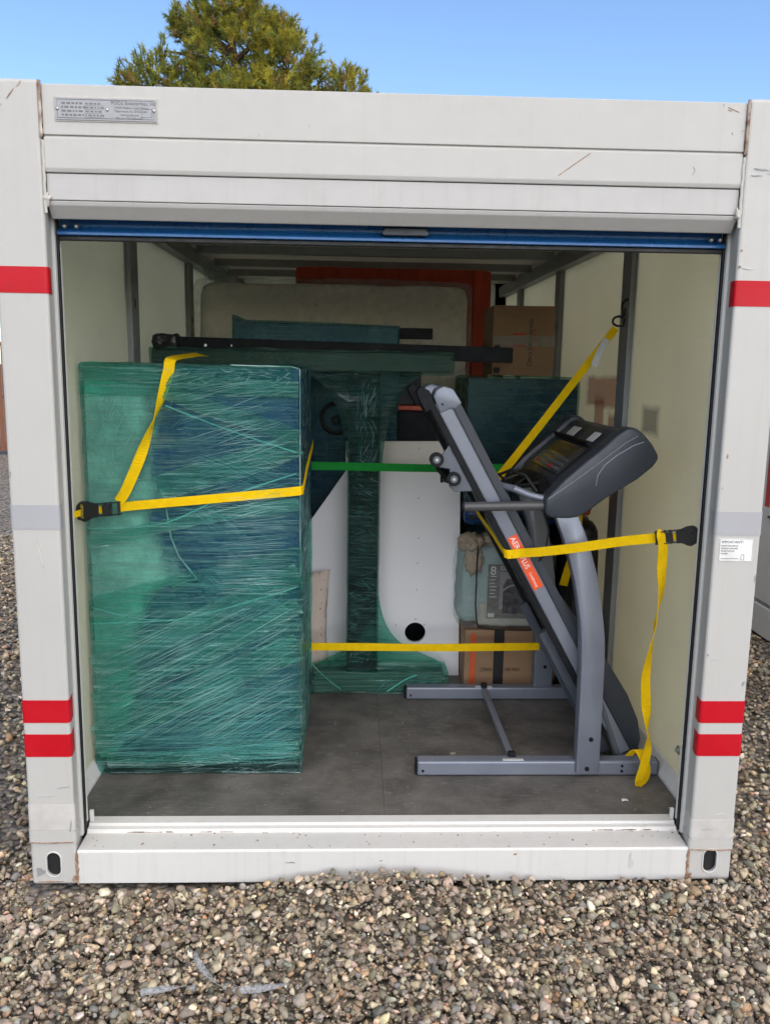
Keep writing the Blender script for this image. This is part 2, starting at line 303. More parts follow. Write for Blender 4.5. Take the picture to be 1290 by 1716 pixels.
class G:
    def __init__(s): s.bm = bmesh.new()
    def box(s, lo, hi, b=0., seg=2):
        t = bmesh.new(); bmesh.ops.create_cube(t, size=1)
        for v in t.verts: v.co = Vector([lo[i]+(v.co[i]+.5)*(hi[i]-lo[i]) for i in range(3)])
        if b: bmesh.ops.bevel(t, geom=t.edges[:], offset=b, segments=seg, profile=.5, affect='EDGES')
        return s.add(t)
    def wrap(s, lo, hi, b):
        t = bmesh.new(); bmesh.ops.create_cube(t, size=1)
        for v in t.verts: v.co = Vector([lo[i]+(v.co[i]+.5)*(hi[i]-lo[i]) for i in range(3)])
        bmesh.ops.bevel(t, geom=[e for e in t.edges if abs(e.verts[0].co.z-e.verts[1].co.z) > 1e-5], offset=b, segments=3, profile=.5, affect='EDGES')
        return s.add(t)
    def add(s, t, mat=None):
        if mat: t.transform(mat)
        me = bpy.data.meshes.new('t'); t.to_mesh(me); t.free(); s.bm.from_mesh(me); bpy.data.meshes.remove(me); return s
    def prism(s, poly, a, b, axis='y', bev=0., seg=2):
        """poly: (x,z) for axis y, (y,z) for axis x, (x,y) for axis z"""
        t = bmesh.new()
        def P(p, d): return {'y': (p[0], d, p[1]), 'x': (d, p[0], p[1]), 'z': (p[0], p[1], d)}[axis]
        A = [t.verts.new(P(p, a)) for p in poly]; B = [t.verts.new(P(p, b)) for p in poly]
        t.faces.new(A); t.faces.new(B[::-1]); k = len(poly)
        for i in range(k): t.faces.new((A[i], B[i], B[(i+1) % k], A[(i+1) % k]))
        bmesh.ops.recalc_face_normals(t, faces=t.faces)
        if bev: bmesh.ops.bevel(t, geom=t.edges[:], offset=bev, segments=seg, profile=.5, affect='EDGES')
        return s.add(t)
    def obox(s, p, q, w, h, up=(0,0,1), b=0.):
        """bar from p to q, w wide sideways, h high"""
        p, q = Vector(p), Vector(q); d = (q-p); L = d.length; d.normalize(); sd = d.cross(Vector(up)).normalized(); up2 = sd.cross(d)
        t = bmesh.new(); bmesh.ops.create_cube(t, size=1)
        for v in t.verts: v.co = p+d*((v.co.x+.5)*L)+sd*(v.co.y*w)+up2*(v.co.z*h)
        bmesh.ops.recalc_face_normals(t, faces=t.faces)
        if b: bmesh.ops.bevel(t, geom=t.edges[:], offset=b, segments=2, profile=.5, affect='EDGES')
        return s.add(t)
    def tube(s, pts, r, seg=10, cap=True):
        pts = [Vector(p) for p in pts]; n = len(pts); rs = r if isinstance(r, (list, tuple)) else [r]*n
        t = bmesh.new(); rings = []; nrm = None
        for i, p in enumerate(pts):
            d = (pts[min(i+1, n-1)]-pts[max(i-1, 0)]).normalized()
            if nrm is None: nrm = d.orthogonal().normalized()
            nrm = (nrm-d*nrm.dot(d)).normalized(); bn = d.cross(nrm)
            rings.append([t.verts.new(p+(nrm*math.cos(a)+bn*math.sin(a))*rs[i]) for a in [2*math.pi*k/seg for k in range(seg)]])
        for A, B in zip(rings, rings[1:]):
            for k in range(seg): t.faces.new((A[k], A[(k+1) % seg], B[(k+1) % seg], B[k]))
        if cap: t.faces.new(rings[0][::-1]); t.faces.new(rings[-1])
        return s.add(t)
    def cyl(s, c, axis, r, h, seg=20, b=0.):
        t = bmesh.new(); bmesh.ops.create_cone(t, cap_ends=True, segments=seg, radius1=r, radius2=r, depth=h)
        if b: bmesh.ops.bevel(t, geom=[e for e in t.edges if all(len(f.verts) != 4 for f in e.link_faces) or any(len(f.verts) > 4 for f in e.link_faces)], offset=b, segments=2, affect='EDGES')
        q = Vector(axis).to_track_quat('Z', 'Y').to_matrix().to_4x4(); q.translation = c
        return s.add(t, q)
    def ribbon(s, pts, wd, w, th=.0022, sub=8):
        """webbing along pts with width directions wd (one or one per point), smoothed"""
        pts = [Vector(p) for p in pts]; n = len(pts)
        wd = [Vector(x).normalized() for x in (wd if isinstance(wd, list) else [wd]*n)]
        P, Q = [], []
        for i in range(n-1):
            p0, p1, p2, p3 = pts[max(i-1,0)], pts[i], pts[i+1], pts[min(i+2,n-1)]
            for k in range(sub):
                t = k/sub; t2, t3 = t*t, t*t*t
                P.append(.5*((2*p1)+(p2-p0)*t+(2*p0-5*p1+4*p2-p3)*t2+(3*p1-p0-3*p2+p3)*t3)); Q.append(wd[i].lerp(wd[i+1], t).normalized())
        P.append(pts[-1]); Q.append(wd[-1]); m = len(P); t = bmesh.new(); rows = []
        for i in range(m):
            d = (P[min(i+1,m-1)]-P[max(i-1,0)]).normalized(); x = (Q[i]-d*Q[i].dot(d)).normalized(); nn = d.cross(x)
            rows.append([t.verts.new(P[i]+x*a*w*.5+nn*b*th*.5) for a, b in ((-1,-1),(1,-1),(1,1),(-1,1))])
        for A, B in zip(rows, rows[1:]):
            for k in range(4): t.faces.new((A[k], A[(k+1) % 4], B[(k+1) % 4], B[k]))
        t.faces.new(rows[0][::-1]); t.faces.new(rows[-1])
        bmesh.ops.recalc_face_normals(t, faces=t.faces)
        return s.add(t)
    def ball(s, c, rad, sub=2, jit=0.):
        t = bmesh.new(); bmesh.ops.create_icosphere(t, subdivisions=sub, radius=1)
        for v in t.verts:
            k = 1+jit*mnoise.noise(v.co*2.1+Vector(c)*9); v.co = Vector([c[i]+v.co[i]*rad[i]*k for i in range(3)])
        return s.add(t)
    def softbox(s, lo, hi, cuts=14, amp=.01, fs=4., rnd=.03, seed=0., puff=0., fold=None):
        """box with rounded, unevenly bulging faces"""
        t = bmesh.new(); bmesh.ops.create_cube(t, size=2); bmesh.ops.subdivide_edges(t, edges=t.edges[:], cuts=cuts, use_grid_fill=True)
        lo, hi = Vector(lo), Vector(hi); c = (lo+hi)/2; h = (hi-lo)/2
        for v in t.verts:
            q = Vector([v.co[i]*h[i] for i in range(3)]); inner = Vector([max(-(h[i]-rnd), min(h[i]-rnd, q[i])) for i in range(3)])
            d = q-inner
            nn = d.normalized() if d.length > 1e-6 else Vector((0,0,1))
            p = inner+nn*rnd
            k = mnoise.noise(p*fs+Vector((seed, seed*2, seed*3)))*.65+mnoise.noise(p*fs*2.7+Vector((seed, 0, seed)))*.35
            pf = puff*(1-max(abs(v.co[i]) for i in range(3) if abs(v.co[i]) < .999) ** 2) if any(abs(x) < .999 for x in v.co) else 0
            if fold: pf += fold(c+p, nn)
            v.co = c+p+nn*(k*amp+pf)
        return s.add(t)
    def obj(s, name, mat, parent=None, loc=(0,0,0), smooth=False, **kw):
        me = bpy.data.meshes.new(name); s.bm.to_mesh(me); s.bm.free()
        if smooth:
            me.polygons.foreach_set('use_smooth', [True]*len(me.polygons))
            if smooth != 'all':
                me.update()
                try: me.set_sharp_from_angle(angle=R_(40))
                except Exception: pass
        o = link(name, me, mat, parent, loc); tag(o, **kw); return o
def text(name, body, size, o, xd, yd, mat, parent, ext=.0006, align='LEFT', sx=1.):
    """lettering laid on a surface: o = start point, xd = reading direction, yd = up direction"""
    cu = bpy.data.curves.new('t', 'FONT'); cu.body = body; cu.size = size; cu.extrude = ext; cu.align_x = align; cu.resolution_u = 2
    t = bpy.data.objects.new('t', cu); C.objects.link(t); bpy.context.view_layer.update()
    me = bpy.data.meshes.new_from_object(t.evaluated_get(bpy.context.evaluated_depsgraph_get())); bpy.data.objects.remove(t); bpy.data.curves.remove(cu)
    x = Vector(xd).normalized(); y = Vector(yd).normalized(); z = x.cross(y)
    m = Matrix((x*sx, y, z)).transposed().to_4x4(); m.translation = o; me.transform(m); me.name = name
    return link(name, me, mat, parent)
def flatobj(name, verts, faces, mat, parent=None, loc=(0,0,0), smooth=False):
    me = bpy.data.meshes.new(name); me.from_pydata([tuple(v) for v in verts], [], faces); me.update()
    if smooth: me.polygons.foreach_set('use_smooth', [True]*len(me.polygons))
    return link(name, me, mat, parent, loc)
def fbm(x, y, s=1.): return mnoise.noise((x*s, y*s, 3.3))

# ------------------------------------------------------------------ ground and gravel
def HG(x, y):
    h = -.012+.012*fbm(x, y, 1.3)+.006*fbm(x+9, y, 5)
    h += .070*math.exp(-((x-.0)/.42)**2)*math.exp(-((y+.02)/.16)**2)
    h += .022*math.exp(-((x-1.0)/.5)**2)*math.exp(-((y+.03)/.12)**2)
    h -= .012*math.exp(-((x+1.1)/.5)**2)*math.exp(-((y+.1)/.25)**2)
    return h
def build_ground():
    xs = sorted(set(list(np.linspace(-400, -6, 10))+list(np.linspace(-5, 5, 81))+list(np.linspace(6, 400, 10))))
    ys = sorted(set(list(np.linspace(-400, -6, 10))+list(np.linspace(-5, 6, 89))+list(np.linspace(7, 600, 14))))
    vs = []; nx = len(xs)
    for y in ys:
        for x in xs:
            inside = abs(x) < 1.3 and y > -.04
            near = abs(x) <= 5 and -5 <= y <= 6
            vs.append((x, y, -.03 if inside or not near else HG(x, y)-.022))
    fs = [(j*nx+i, j*nx+i+1, (j+1)*nx+i+1, (j+1)*nx+i) for j in range(len(ys)-1) for i in range(nx-1)]
    tag(flatobj('ground', vs, fs, 'ground', smooth=True), kind='structure', label='loose grey and brown gravel ground around the container')
build_ground()
PAL = np.array([(.32,.275,.215),(.23,.20,.165),(.40,.34,.26),(.16,.15,.135),(.47,.41,.325),(.27,.265,.25),(.36,.265,.165),(.52,.42,.29),(.60,.56,.48),(.18,.145,.11),(.21,.215,.22),(.44,.25,.14)])
PAL = (PAL*.75+PAL.mean(1, keepdims=True)*.25)*np.array((1.12,1.04,.90))
PW = np.array([.18,.16,.14,.08,.10,.08,.07,.045,.035,.08,.06,.015]); PW /= PW.sum()
def stone_proto(sub, seed):
    t = bmesh.new(); g = np.random.default_rng(seed); k = 26 if sub == 2 else 13
    for i in range(k):
        zz = 1-2*(i+.5)/k; a = i*2.39996+g.normal()*.35; rr = math.sqrt(1-zz*zz); q = Vector((rr*math.cos(a), rr*math.sin(a), zz))+Vector(g.normal(scale=.16, size=3)); t.verts.new(q*g.uniform(.82, 1.05))
    res = bmesh.ops.convex_hull(t, input=t.verts[:]); bmesh.ops.delete(t, geom=[x for x in t.verts if not x.link_faces], context='VERTS'); bmesh.ops.triangulate(t, faces=t.faces[:]); bmesh.ops.recalc_face_normals(t, faces=t.faces[:]); t.verts.index_update()
    v = np.array([x.co[:] for x in t.verts]); fs = np.array([[x.index for x in q.verts] for q in t.faces]); t.free()
    for _ in range(4):
        n = g.normal(size=3); n /= np.linalg.norm(n); d = g.uniform(.45, .75); k = v@n
        v = v-np.where(k > d, k-d, 0)[:, None]*n
    v = v*1.0
    return v/np.abs(v).max(), fs
def gravel(name, P, size, sub, label):
    prot = [stone_proto(sub, 50+i) for i in range(18)]; V, F, COL = [], [], []; off = 0; k = len(P)
    pid = rng.integers(0, 18, k); ang = rng.uniform(0, 2*math.pi, (k, 3)); sc = size[:, None]*np.stack([rng.uniform(.75, 1.35, k), rng.uniform(.6, 1.0, k), rng.uniform(.42, .8, k)], 1)
    ci = rng.choice(len(PAL), k, p=PW); col = PAL[ci]*rng.uniform(.55, 1.5, (k, 1))*rng.uniform(.93, 1.07, (k, 3))
    for p_ in range(18):
        ix = np.where(pid == p_)[0]; v, fs = prot[p_]
        if not len(ix): continue
        a, b, c = ang[ix, 0], (ang[ix, 1]-math.pi)*.22, (ang[ix, 2]-math.pi)*.22
        x = v[None]*sc[ix][:, None, :]
        y, z = x[..., 1]*np.cos(b)[:, None]-x[..., 2]*np.sin(b)[:, None], x[..., 1]*np.sin(b)[:, None]+x[..., 2]*np.cos(b)[:, None]; x0 = x[..., 0]
        x1, z1 = x0*np.cos(c)[:, None]+z*np.sin(c)[:, None], -x0*np.sin(c)[:, None]+z*np.cos(c)[:, None]
        x2, y2 = x1*np.cos(a)[:, None]-y*np.sin(a)[:, None], x1*np.sin(a)[:, None]+y*np.cos(a)[:, None]
        W_ = np.stack([x2, y2, z1], -1)+P[ix][:, None, :]
        V.append(W_.reshape(-1, 3)); n_ = len(v)
        F.append((fs[None]+(off+np.arange(len(ix))*n_)[:, None, None]).reshape(-1, 3)); off += len(ix)*n_
        COL.append(np.repeat(col[ix], n_, 0))
    V = np.concatenate(V); F = np.concatenate(F); COL = np.concatenate(COL)
    me = bpy.data.meshes.new(name); me.vertices.add(len(V)); me.vertices.foreach_set('co', V.ravel().astype(np.float32))
    me.loops.add(F.size); me.loops.foreach_set('vertex_index', F.ravel().astype(np.int32)); me.polygons.add(len(F))
    me.polygons.foreach_set('loop_start', np.arange(0, F.size, 3, dtype=np.int32)); me.update(calc_edges=True)
    at = me.color_attributes.new('col', 'FLOAT_COLOR', 'POINT'); at.data.foreach_set('color', np.concatenate([COL, np.ones((len(COL), 1))], 1).ravel().astype(np.float32))
    tag(link(name, me, 'gravel'), kind='stuff', label=label)
def scatter(n, x0, x1, y0, y1, keep, s0, s1, lift=0.):
    x = rng.uniform(x0, x1, n); y = rng.uniform(y0, y1, n); k = keep(x, y); x, y = x[k], y[k]
    s = rng.lognormal(math.log((s0+s1)/2), .26, len(x)).clip(s0*.6, s1*1.6)
    z = np.array([HG(a, b) for a, b in zip(x, y)])+rng.uniform(-.012, .010, len(x))+lift
    return np.stack([x, y, z], 1), s
out = lambda x, y: ~((np.abs(x) < 1.245) & (y > -.022))
A = [scatter(17000, -2.1, 2.1, -1.15, .25, out, .0095, .0165), scatter(4200, -2.1, 2.1, -1.15, .1, out, .011, .018, .008), scatter(20000, -2.1, 2.1, -1.1, .1, out, .0042, .0075, .002)]
gravel('gravel', np.concatenate([a[0] for a in A]), np.concatenate([a[1] for a in A]), 2, 'loose mixed gravel stones in front of the container')
B = [scatter(22000, -4.6, -1.24, .2, 6.2, lambda x, y: (x > -1.95-.415*y) & (x < -1.0-.15*y) & (x < -1.245), .011, .018),
     scatter(9000, 1.24, 2.66, .2, 5.5, lambda x, y: x > 1.245, .011, .018)]
gravel('gravel', np.concatenate([a[0] for a in B]), np.concatenate([a[1] for a in B]), 1, 'loose grey gravel stones along both sides of the container')

# ------------------------------------------------------------------ the storage container
WX = 1.165; FZ = .142; LEN = 4.88; HT = 2.60
def post(parent, sx, y0, y1, hole):
    lo, hi = (min(sx*1.22, sx*1.064), y0, 0), (max(sx*1.22, sx*1.064), y1, HT)
    g = G().box(lo, hi, .011, 3)
    if not hole: return g.obj('corner_post', 'white', parent)
    a = bpy.data.meshes.new('a'); g.bm.to_mesh(a); g.bm.free(); oa = bpy.data.objects.new('a', a); C.objects.link(oa)
    cx = sx*1.1425; pts = [(cx+.0255*math.cos(t), .083+.0145+.0255*math.sin(t)) for t in np.linspace(0, math.pi, 12)]+[(cx+.0255*math.cos(t), .083-.0145-.0255+.0255+.0255*math.sin(t)-.012) for t in np.linspace(math.pi, 2*math.pi, 12)]
    h = G().prism(pts, y0-.05, y0+.11); b = bpy.data.meshes.new('b'); h.bm.to_mesh(b); h.bm.free(); ob = bpy.data.objects.new('b', b); C.objects.link(ob)
    md = oa.modifiers.new('b', 'BOOLEAN'); md.object = ob; md.solver = 'EXACT'; bpy.context.view_layer.update()
    me = bpy.data.meshes.new_from_object(oa.evaluated_get(bpy.context.evaluated_depsgraph_get()))
    bpy.data.objects.remove(oa); bpy.data.objects.remove(ob)
    me.name = 'corner_post'; o = link('corner_post', me, 'white', parent)
    c0 = [(p[0]*.0+cx+(p[0]-cx)*.985, .078+(p[1]-.078)*.985) for p in pts]
    G().prism(c0, y0+.012, y0+.108).obj('pocket_shade', 'black', o)  # black plug painting the shade inside the lifting pocket
    # rim of the pocket
    ring = [(p[0], y0-.001, p[1]) for p in pts]; G().tube(ring+ring[:1], .0028, 6).obj('pocket_rim', 'white2', o)
    return o
def container():
    T = thing('storage_container', (0, 2.4, 0), 'white steel storage container with its blue roller door raised, full of wrapped furniture', 'container')
    for sx in (-1, 1):
        P = post(T, sx, 0, .13, True)
        for z0, z1, m, nm in ((1.985, 2.064, 'red', 'red_stripe'), (1.249, 1.328, 'grey_tape', 'grey_stripe'), (.592, .671, 'red', 'red_stripe'), (.471, .551, 'red', 'red_stripe')):
            e = .0016; yb = .062 if z0 > .6 or sx > 0 else .07
            G().wrap((min(sx*(1.22+e), sx*(1.064-e)), -e, z0), (max(sx*(1.22+e), sx*(1.064-e)), yb, z1), .0115).obj(nm, m, P)
        z0, z1 = ((.205, .297) if sx < 0 else (.165, .232)); e = .002
        G().wrap((min(sx*(1.22+e), sx*(1.064-e)), -e, z0), (max(sx*(1.22+e), sx*(1.064-e)), .08, z1), .0115).obj('worn_tape', 'dirty_tape', P)
        G().wrap((min(sx*(1.22+.003), sx*(1.064-.003)), -.003, z0-.045), (max(sx*(1.22+.003), sx*(1.064-.003)), .1, z0-.006), .0115).obj('base_collar', 'white', P)
        G().tube([(sx*1.22, -.004, z0-.045), (sx*1.15, -.0045, z0-.047), (sx*1.072, -.004, z0-.044)], .0018, 6).obj('weld_seam', 'rust', P)
        # rusty weld beads where the header and the sill meet the post
        pts = [(sx*1.0625+.002*math.sin(k*3.1), -.0005, 2.595-k*.0158) for k in range(11)]
        G().tube(pts, [.0035+.002*abs(math.sin(k*1.7+sx)) for k in range(11)], 7).obj('weld_seam', 'weld', P)
        pts = [(sx*1.0615+.001*math.sin(k*2.1), .004, 2.43-k*.016) for k in range(14)]
        G().tube(pts, .0045, 7).obj('sealant_bead', 'caulk', P)
        G().ball((sx*1.058, .007, 2.262), (.011, .008, .017), 3, .8).obj('sealant_lump', 'caulk', P, smooth='all')
        G().tube([(sx*1.063+.002*math.sin(k*2.7), -.001, .118-k*.0118) for k in range(11)], [.0028+.002*abs(math.sin(k*2.2)) for k in range(11)], 7).obj('weld_seam', 'rust', P)
        # door track with rubber edge
        tr = G().box((min(sx*1.095, sx*1.070), .092, .128), (max(sx*1.095, sx*1.070), .109, 2.27), .002).obj('door_track', 'white2', T)
        G().box((min(sx*1.095, sx*1.065), .112, .128), (max(sx*1.095, sx*1.065), .126, 2.27), .001).obj('rubber_edge', 'black', tr)
        G().box((min(sx*1.10, sx*1.066), .132, .16), (max(sx*1.10, sx*1.066), .144, 2.27), .001).obj('inner_track', 'white2', tr)
        post(T, sx, LEN-.13, LEN, False)
        # side: outer skin, panels between studs, rails
        G().box((min(sx*1.19, sx*1.212), .13, .02), (max(sx*1.19, sx*1.212), LEN-.13, .20), .003).obj('bottom_rail', 'white', T)
        G().box((min(sx*1.1905, sx*1.212), .13, 2.40), (max(sx*1.1905, sx*1.212), LEN-.13, 2.585), .003).obj('side_header', 'white', T)
        ys = [.13, 1.272, 1.402, 2.66, 2.79, 3.95, 4.08, 4.75]
        for a, b in ((ys[0], ys[1]), (ys[2], ys[3]), (ys[4], ys[5]), (ys[6], ys[7])):
            G().box((min(sx*WX, sx*1.19), a, .10), (max(sx*WX, sx*1.19), b, 2.5)).obj('wall_panel', 'wall', T)
        for a, b in ((ys[1], ys[2]), (ys[3], ys[4]), (ys[5], ys[6])):
            st = G().box((min(sx*1.136, sx*1.19), a, .10), (max(sx*1.136, sx*1.19), b, 2.5), .003).obj('wall_stud', 'stud', T)
            G().box((min(sx*1.1655, sx*1.1601), a-.010, .2), (max(sx*1.1655, sx*1.1601), a-.001, 2.42), .002).obj('edge_trim', 'stud_trim', st)
            G().box((min(sx*1.1365, sx*1.1345), a+.05, 2.03), (max(sx*1.1365, sx*1.1345), a+.064, 2.07)).obj('tie_slot', 'black', st)
        G().prism([(sx*1.19, .143), (sx*1.132, .143), (sx*1.132, .155), (sx*1.158, .205), (sx*1.19, .205)], .2, 4.74, 'y').obj('base_rail', 'white2', T)
        G().box((min(sx*1.10, sx*1.188), .145, 2.385), (max(sx*1.10, sx*1.188), 4.74, 2.47), .004).obj('top_rail', 'stud', T)
        bl = G().cyl((sx*1.160, .385, .31), (sx, 0, 0), .018, .008, 16, .002).obj('floor_bolt', 'rivet', T); G().cyl((sx*1.154, .385, .31), (sx, 0, 0), .009, .01, 6).obj('bolt_head', 'stud', bl)
    for o in [c for c in T.children_recursive if c.name.split('.')[0] in ('corner_post', 'red_stripe', 'grey_stripe', 'worn_tape', 'base_collar')]:   # the inner jambs splay outwards
        for v in o.data.vertices:
            if abs(v.co.x) < 1.12 and v.co.y < -2.2: v.co.x *= 1+.15*max(0, v.co.y+2.4)
    # header: four folded steel bands above the door
    hx = 1.059
    def band(nm, prof, mat='white'): return G().prism(prof, -hx, hx, 'x', .0022).obj(nm, mat, T)
    top = band('header_beam', [(.005, 2.446), (.005, 2.588), (.06, 2.588), (.06, 2.446)])
    band('header_panel', [(.009, 2.3405), (.005, 2.352), (.005, 2.438), (.011, 2.444), (.06, 2.444), (.06, 2.3405)])
    band('header_panel', [(.013, 2.262), (.013, 2.338), (.06, 2.338), (.06, 2.262)], 'whited')
    band('header_flashing', [(.012, 2.2595), (.016, 2.247), (.050, 2.213), (.058, 2.213), (.062, 2.2595)], 'whited')
    G().box((-hx, .012, 2.4405), (hx, .05, 2.4455)).obj('header_seam', 'caulk', T)
    # id plate
    pl = G().box((-1.019, -.0005, 2.487), (-.722, .0045, 2.550), .001).obj('id_plate', 'alu', T)
    G().box((-1.0225, .0022, 2.4835), (-.7185, .0048, 2.5535), .001).obj('plate_backing', 'caulk', pl)
    for x in (-1.012, -.866, -.729): G().ball((x, -.0015, 2.5175), (.0048, .003, .0048), 2).obj('rivet', 'rivet', pl, smooth='all')
    X, Zd, yy = (1, 0, 0), (0, 0, 1), -.0009
    text('plate_text', 'PODS Enterprises, Inc', .0145, (-.855, yy, 2.5325), X, Zd, 'alutext', pl, .0003)
    for i, (s_, x_) in enumerate((('13535 Feather Sound Drive', -.845), ('Clearwater, FL 33762 USA', -.845), ('www.pods.com', -.828), ('TEL # 1 727 538 6300', -.842))):
        text('plate_text', s_, .0088, (x_, yy, 2.5215-i*.0098), X, Zd, 'alutext', pl, .0003)
    for i in range(4):
        g = G(); random.seed(i); x = -1.000
        while x < -.945+.01*(i % 2): w = random.uniform(.004, .013); g.box((x, yy, 2.531-i*.0108), (x+w, .0, 2.5362-i*.0108)); x += w+.004
        g.obj('plate_text', 'alutext', pl)
        g = G(); x = -.930
        while x < -.885: w = random.uniform(.004, .012); g.box((x, yy, 2.531-i*.0108), (x+w, .0, 2.5355-i*.0108)); x += w+.004
        g.obj('plate_text', 'alutext', pl)
        G().box((-.934, yy, 2.5275-i*.0108), (-.878, 0, 2.5283-i*.0108)).obj('plate_rule', 'alutext', pl)
    G().tube([(-1.0125, yy, 2.493), (-1.0125, yy, 2.5445), (-.7285, yy, 2.5445), (-.7285, yy, 2.493), (-1.0125, yy, 2.493)], .0007, 4).obj('plate_border', 'alutext', pl)
    G().tube([(-.766, yy, 2.499), (-.766, yy, 2.522), (-.735, yy, 2.522), (-.735, yy, 2.499), (-.766, yy, 2.499)], .0006, 4).obj('plate_border', 'alutext', pl)
    # notice sticker on the right post, the code square left blank
    sk = G().box((1.083, -.0012, 1.160), (1.196, .003, 1.238)).obj('notice_sticker', 'inkwhite', T)
    text('sticker_text', 'IMPORTANT!', .0125, (1.089, -.0016, 1.222), X, Zd, 'ink', sk, .0002)
    for i in range(4): text('sticker_text', ('DO NOT STEP, PARK OR', 'TRAVEL IN CONTAINER', 'OR USE IT AS A LIFT', 'OR HOIST')[i], .0072, (1.089, -.0016, 1.211-i*.0088), X, Zd, 'ink', sk, .0002, sx=.72)
    G().tube([(1.0845, -.0014, 1.1615), (1.0845, -.0014, 1.2365), (1.1945, -.0014, 1.2365), (1.1945, -.0014, 1.1615), (1.0845, -.0014, 1.1615)], .0005, 4).obj('sticker_border', 'ink', sk)
    G().box((1.090, -.0015, 1.169), (1.150, 0, 1.1705)).obj('sticker_rule', 'ink', sk)
    G().tube([(1.158, -.0015, 1.166), (1.158, -.0015, 1.180), (1.161, -.0015, 1.184), (1.166, -.0015, 1.184), (1.168, -.0015, 1.180), (1.168, -.0015, 1.166), (1.158, -.0015, 1.166)], .0007, 4).obj('sticker_mark', 'ink', sk)
    # sill
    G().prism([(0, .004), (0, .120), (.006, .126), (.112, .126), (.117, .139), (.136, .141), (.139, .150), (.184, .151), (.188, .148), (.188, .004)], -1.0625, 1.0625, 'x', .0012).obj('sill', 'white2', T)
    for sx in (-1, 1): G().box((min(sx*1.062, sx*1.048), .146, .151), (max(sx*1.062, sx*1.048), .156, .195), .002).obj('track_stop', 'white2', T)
    # floor sheets
    for x0, x1 in ((-1.188, -.0004), (.0004, 1.188)):
        for y0, y1 in ((.19, 2.428), (2.432, 4.74)): G().box((x0, y0, .10), (x1, y1, FZ), .0006).obj('floor_board', 'floor', T)
    # roof, back wall
    G().box((-1.2, .065, 2.50), (1.2, LEN-.06, 2.56)).obj('roof', 'ceil', T)
    for y in (.95, 1.34, 2.0, 2.72, 3.4, 4.02): G().box((-1.1, y-.025, 2.45), (1.1, y+.025, 2.499), .003).obj('roof_bow', 'stud', T)
    G().box((-1.19, 4.75, .1), (1.19, 4.80, 2.5)).obj('back_wall', 'wall', T)
    # roller door with bottom bar
    D = G().box((-1.062, .1285, 2.19), (1.062, .1305, 2.47)).obj('roller_door', 'blue', T)
    G().cyl((0, .27, 2.36), (1, 0, 0), .12, 2.06, 28).obj('door_roll', 'blue', T, smooth=True)
    bb = G().prism([(.1275, 2.262), (.1275, 2.203), (.122, 2.196), (.098, 2.184), (.095, 2.181), (.095, 2.173), (.1315, 2.173), (.1315, 2.262)], -1.0635, 1.0635, 'x', .0012).obj('bottom_bar', 'blue', T)
    G().box((-1.063, .1095, 2.158), (1.063, .128, 2.1725), .003).obj('door_seal', 'black', bb)
    G().prism([(-.040, 2.190), (-.046, 2.200), (-.034, 2.214), (.094, 2.214), (.106, 2.200), (.100, 2.190)], .085, .127, 'y', .003).obj('door_handle', 'tdark', bb)
    for x in (-1.040, -1.003, 1.018, 1.046):
        G().ball((x, .104, 2.1995), (.0085, .012, .0085), 2).obj('bolt', 'rivet', bb, smooth='all')
    # small scrapes and chips in the paint, each a thin flake of bare or rusty metal
    sc = [((1.00,2.573),(1.035,2.560)),((.985,2.583),(.987,2.576)),((1.0,2.566),(1.012,2.563)),((1.045,2.505),(1.060,2.512)),((1.018,2.502),(1.0185,2.495)),((-.27,2.492),(-.2695,2.487)),((-.42,2.462),(-.42,2.456)),((.49,2.365),(.585,2.432)),((.905,2.40),(.912,2.39)),((.912,2.39),(.905,2.375))]
    for (a, b) in sc:
        G().obox((a[0], .0045, a[1]), (b[0], .0045, b[1]), .0022, .001, (0,1,0)).obj('paint_chip', 'rust' if random.random() < .6 else 'stud', top)
    def flake(x, z, w, h, ang, mat, y=-.0022, sd=0, par=T):
        k = 11
        if h > w and abs(ang) > 45: ang -= 90
        g = random.Random(int(x*9973+z*7919)+sd); a0 = R_(ang)
        P = [(math.cos(t)*w*.5*g.uniform(.35, 1), math.sin(t)*h*.5*g.uniform(.35, 1)) for t in [2*math.pi*i/k for i in range(k)]]
        P = [(x+p*math.cos(a0)-q*math.sin(a0), z+p*math.sin(a0)+q*math.cos(a0)) for p, q in P]
        G().prism(P, y, y+.0018).obj('paint_chip', mat, par)
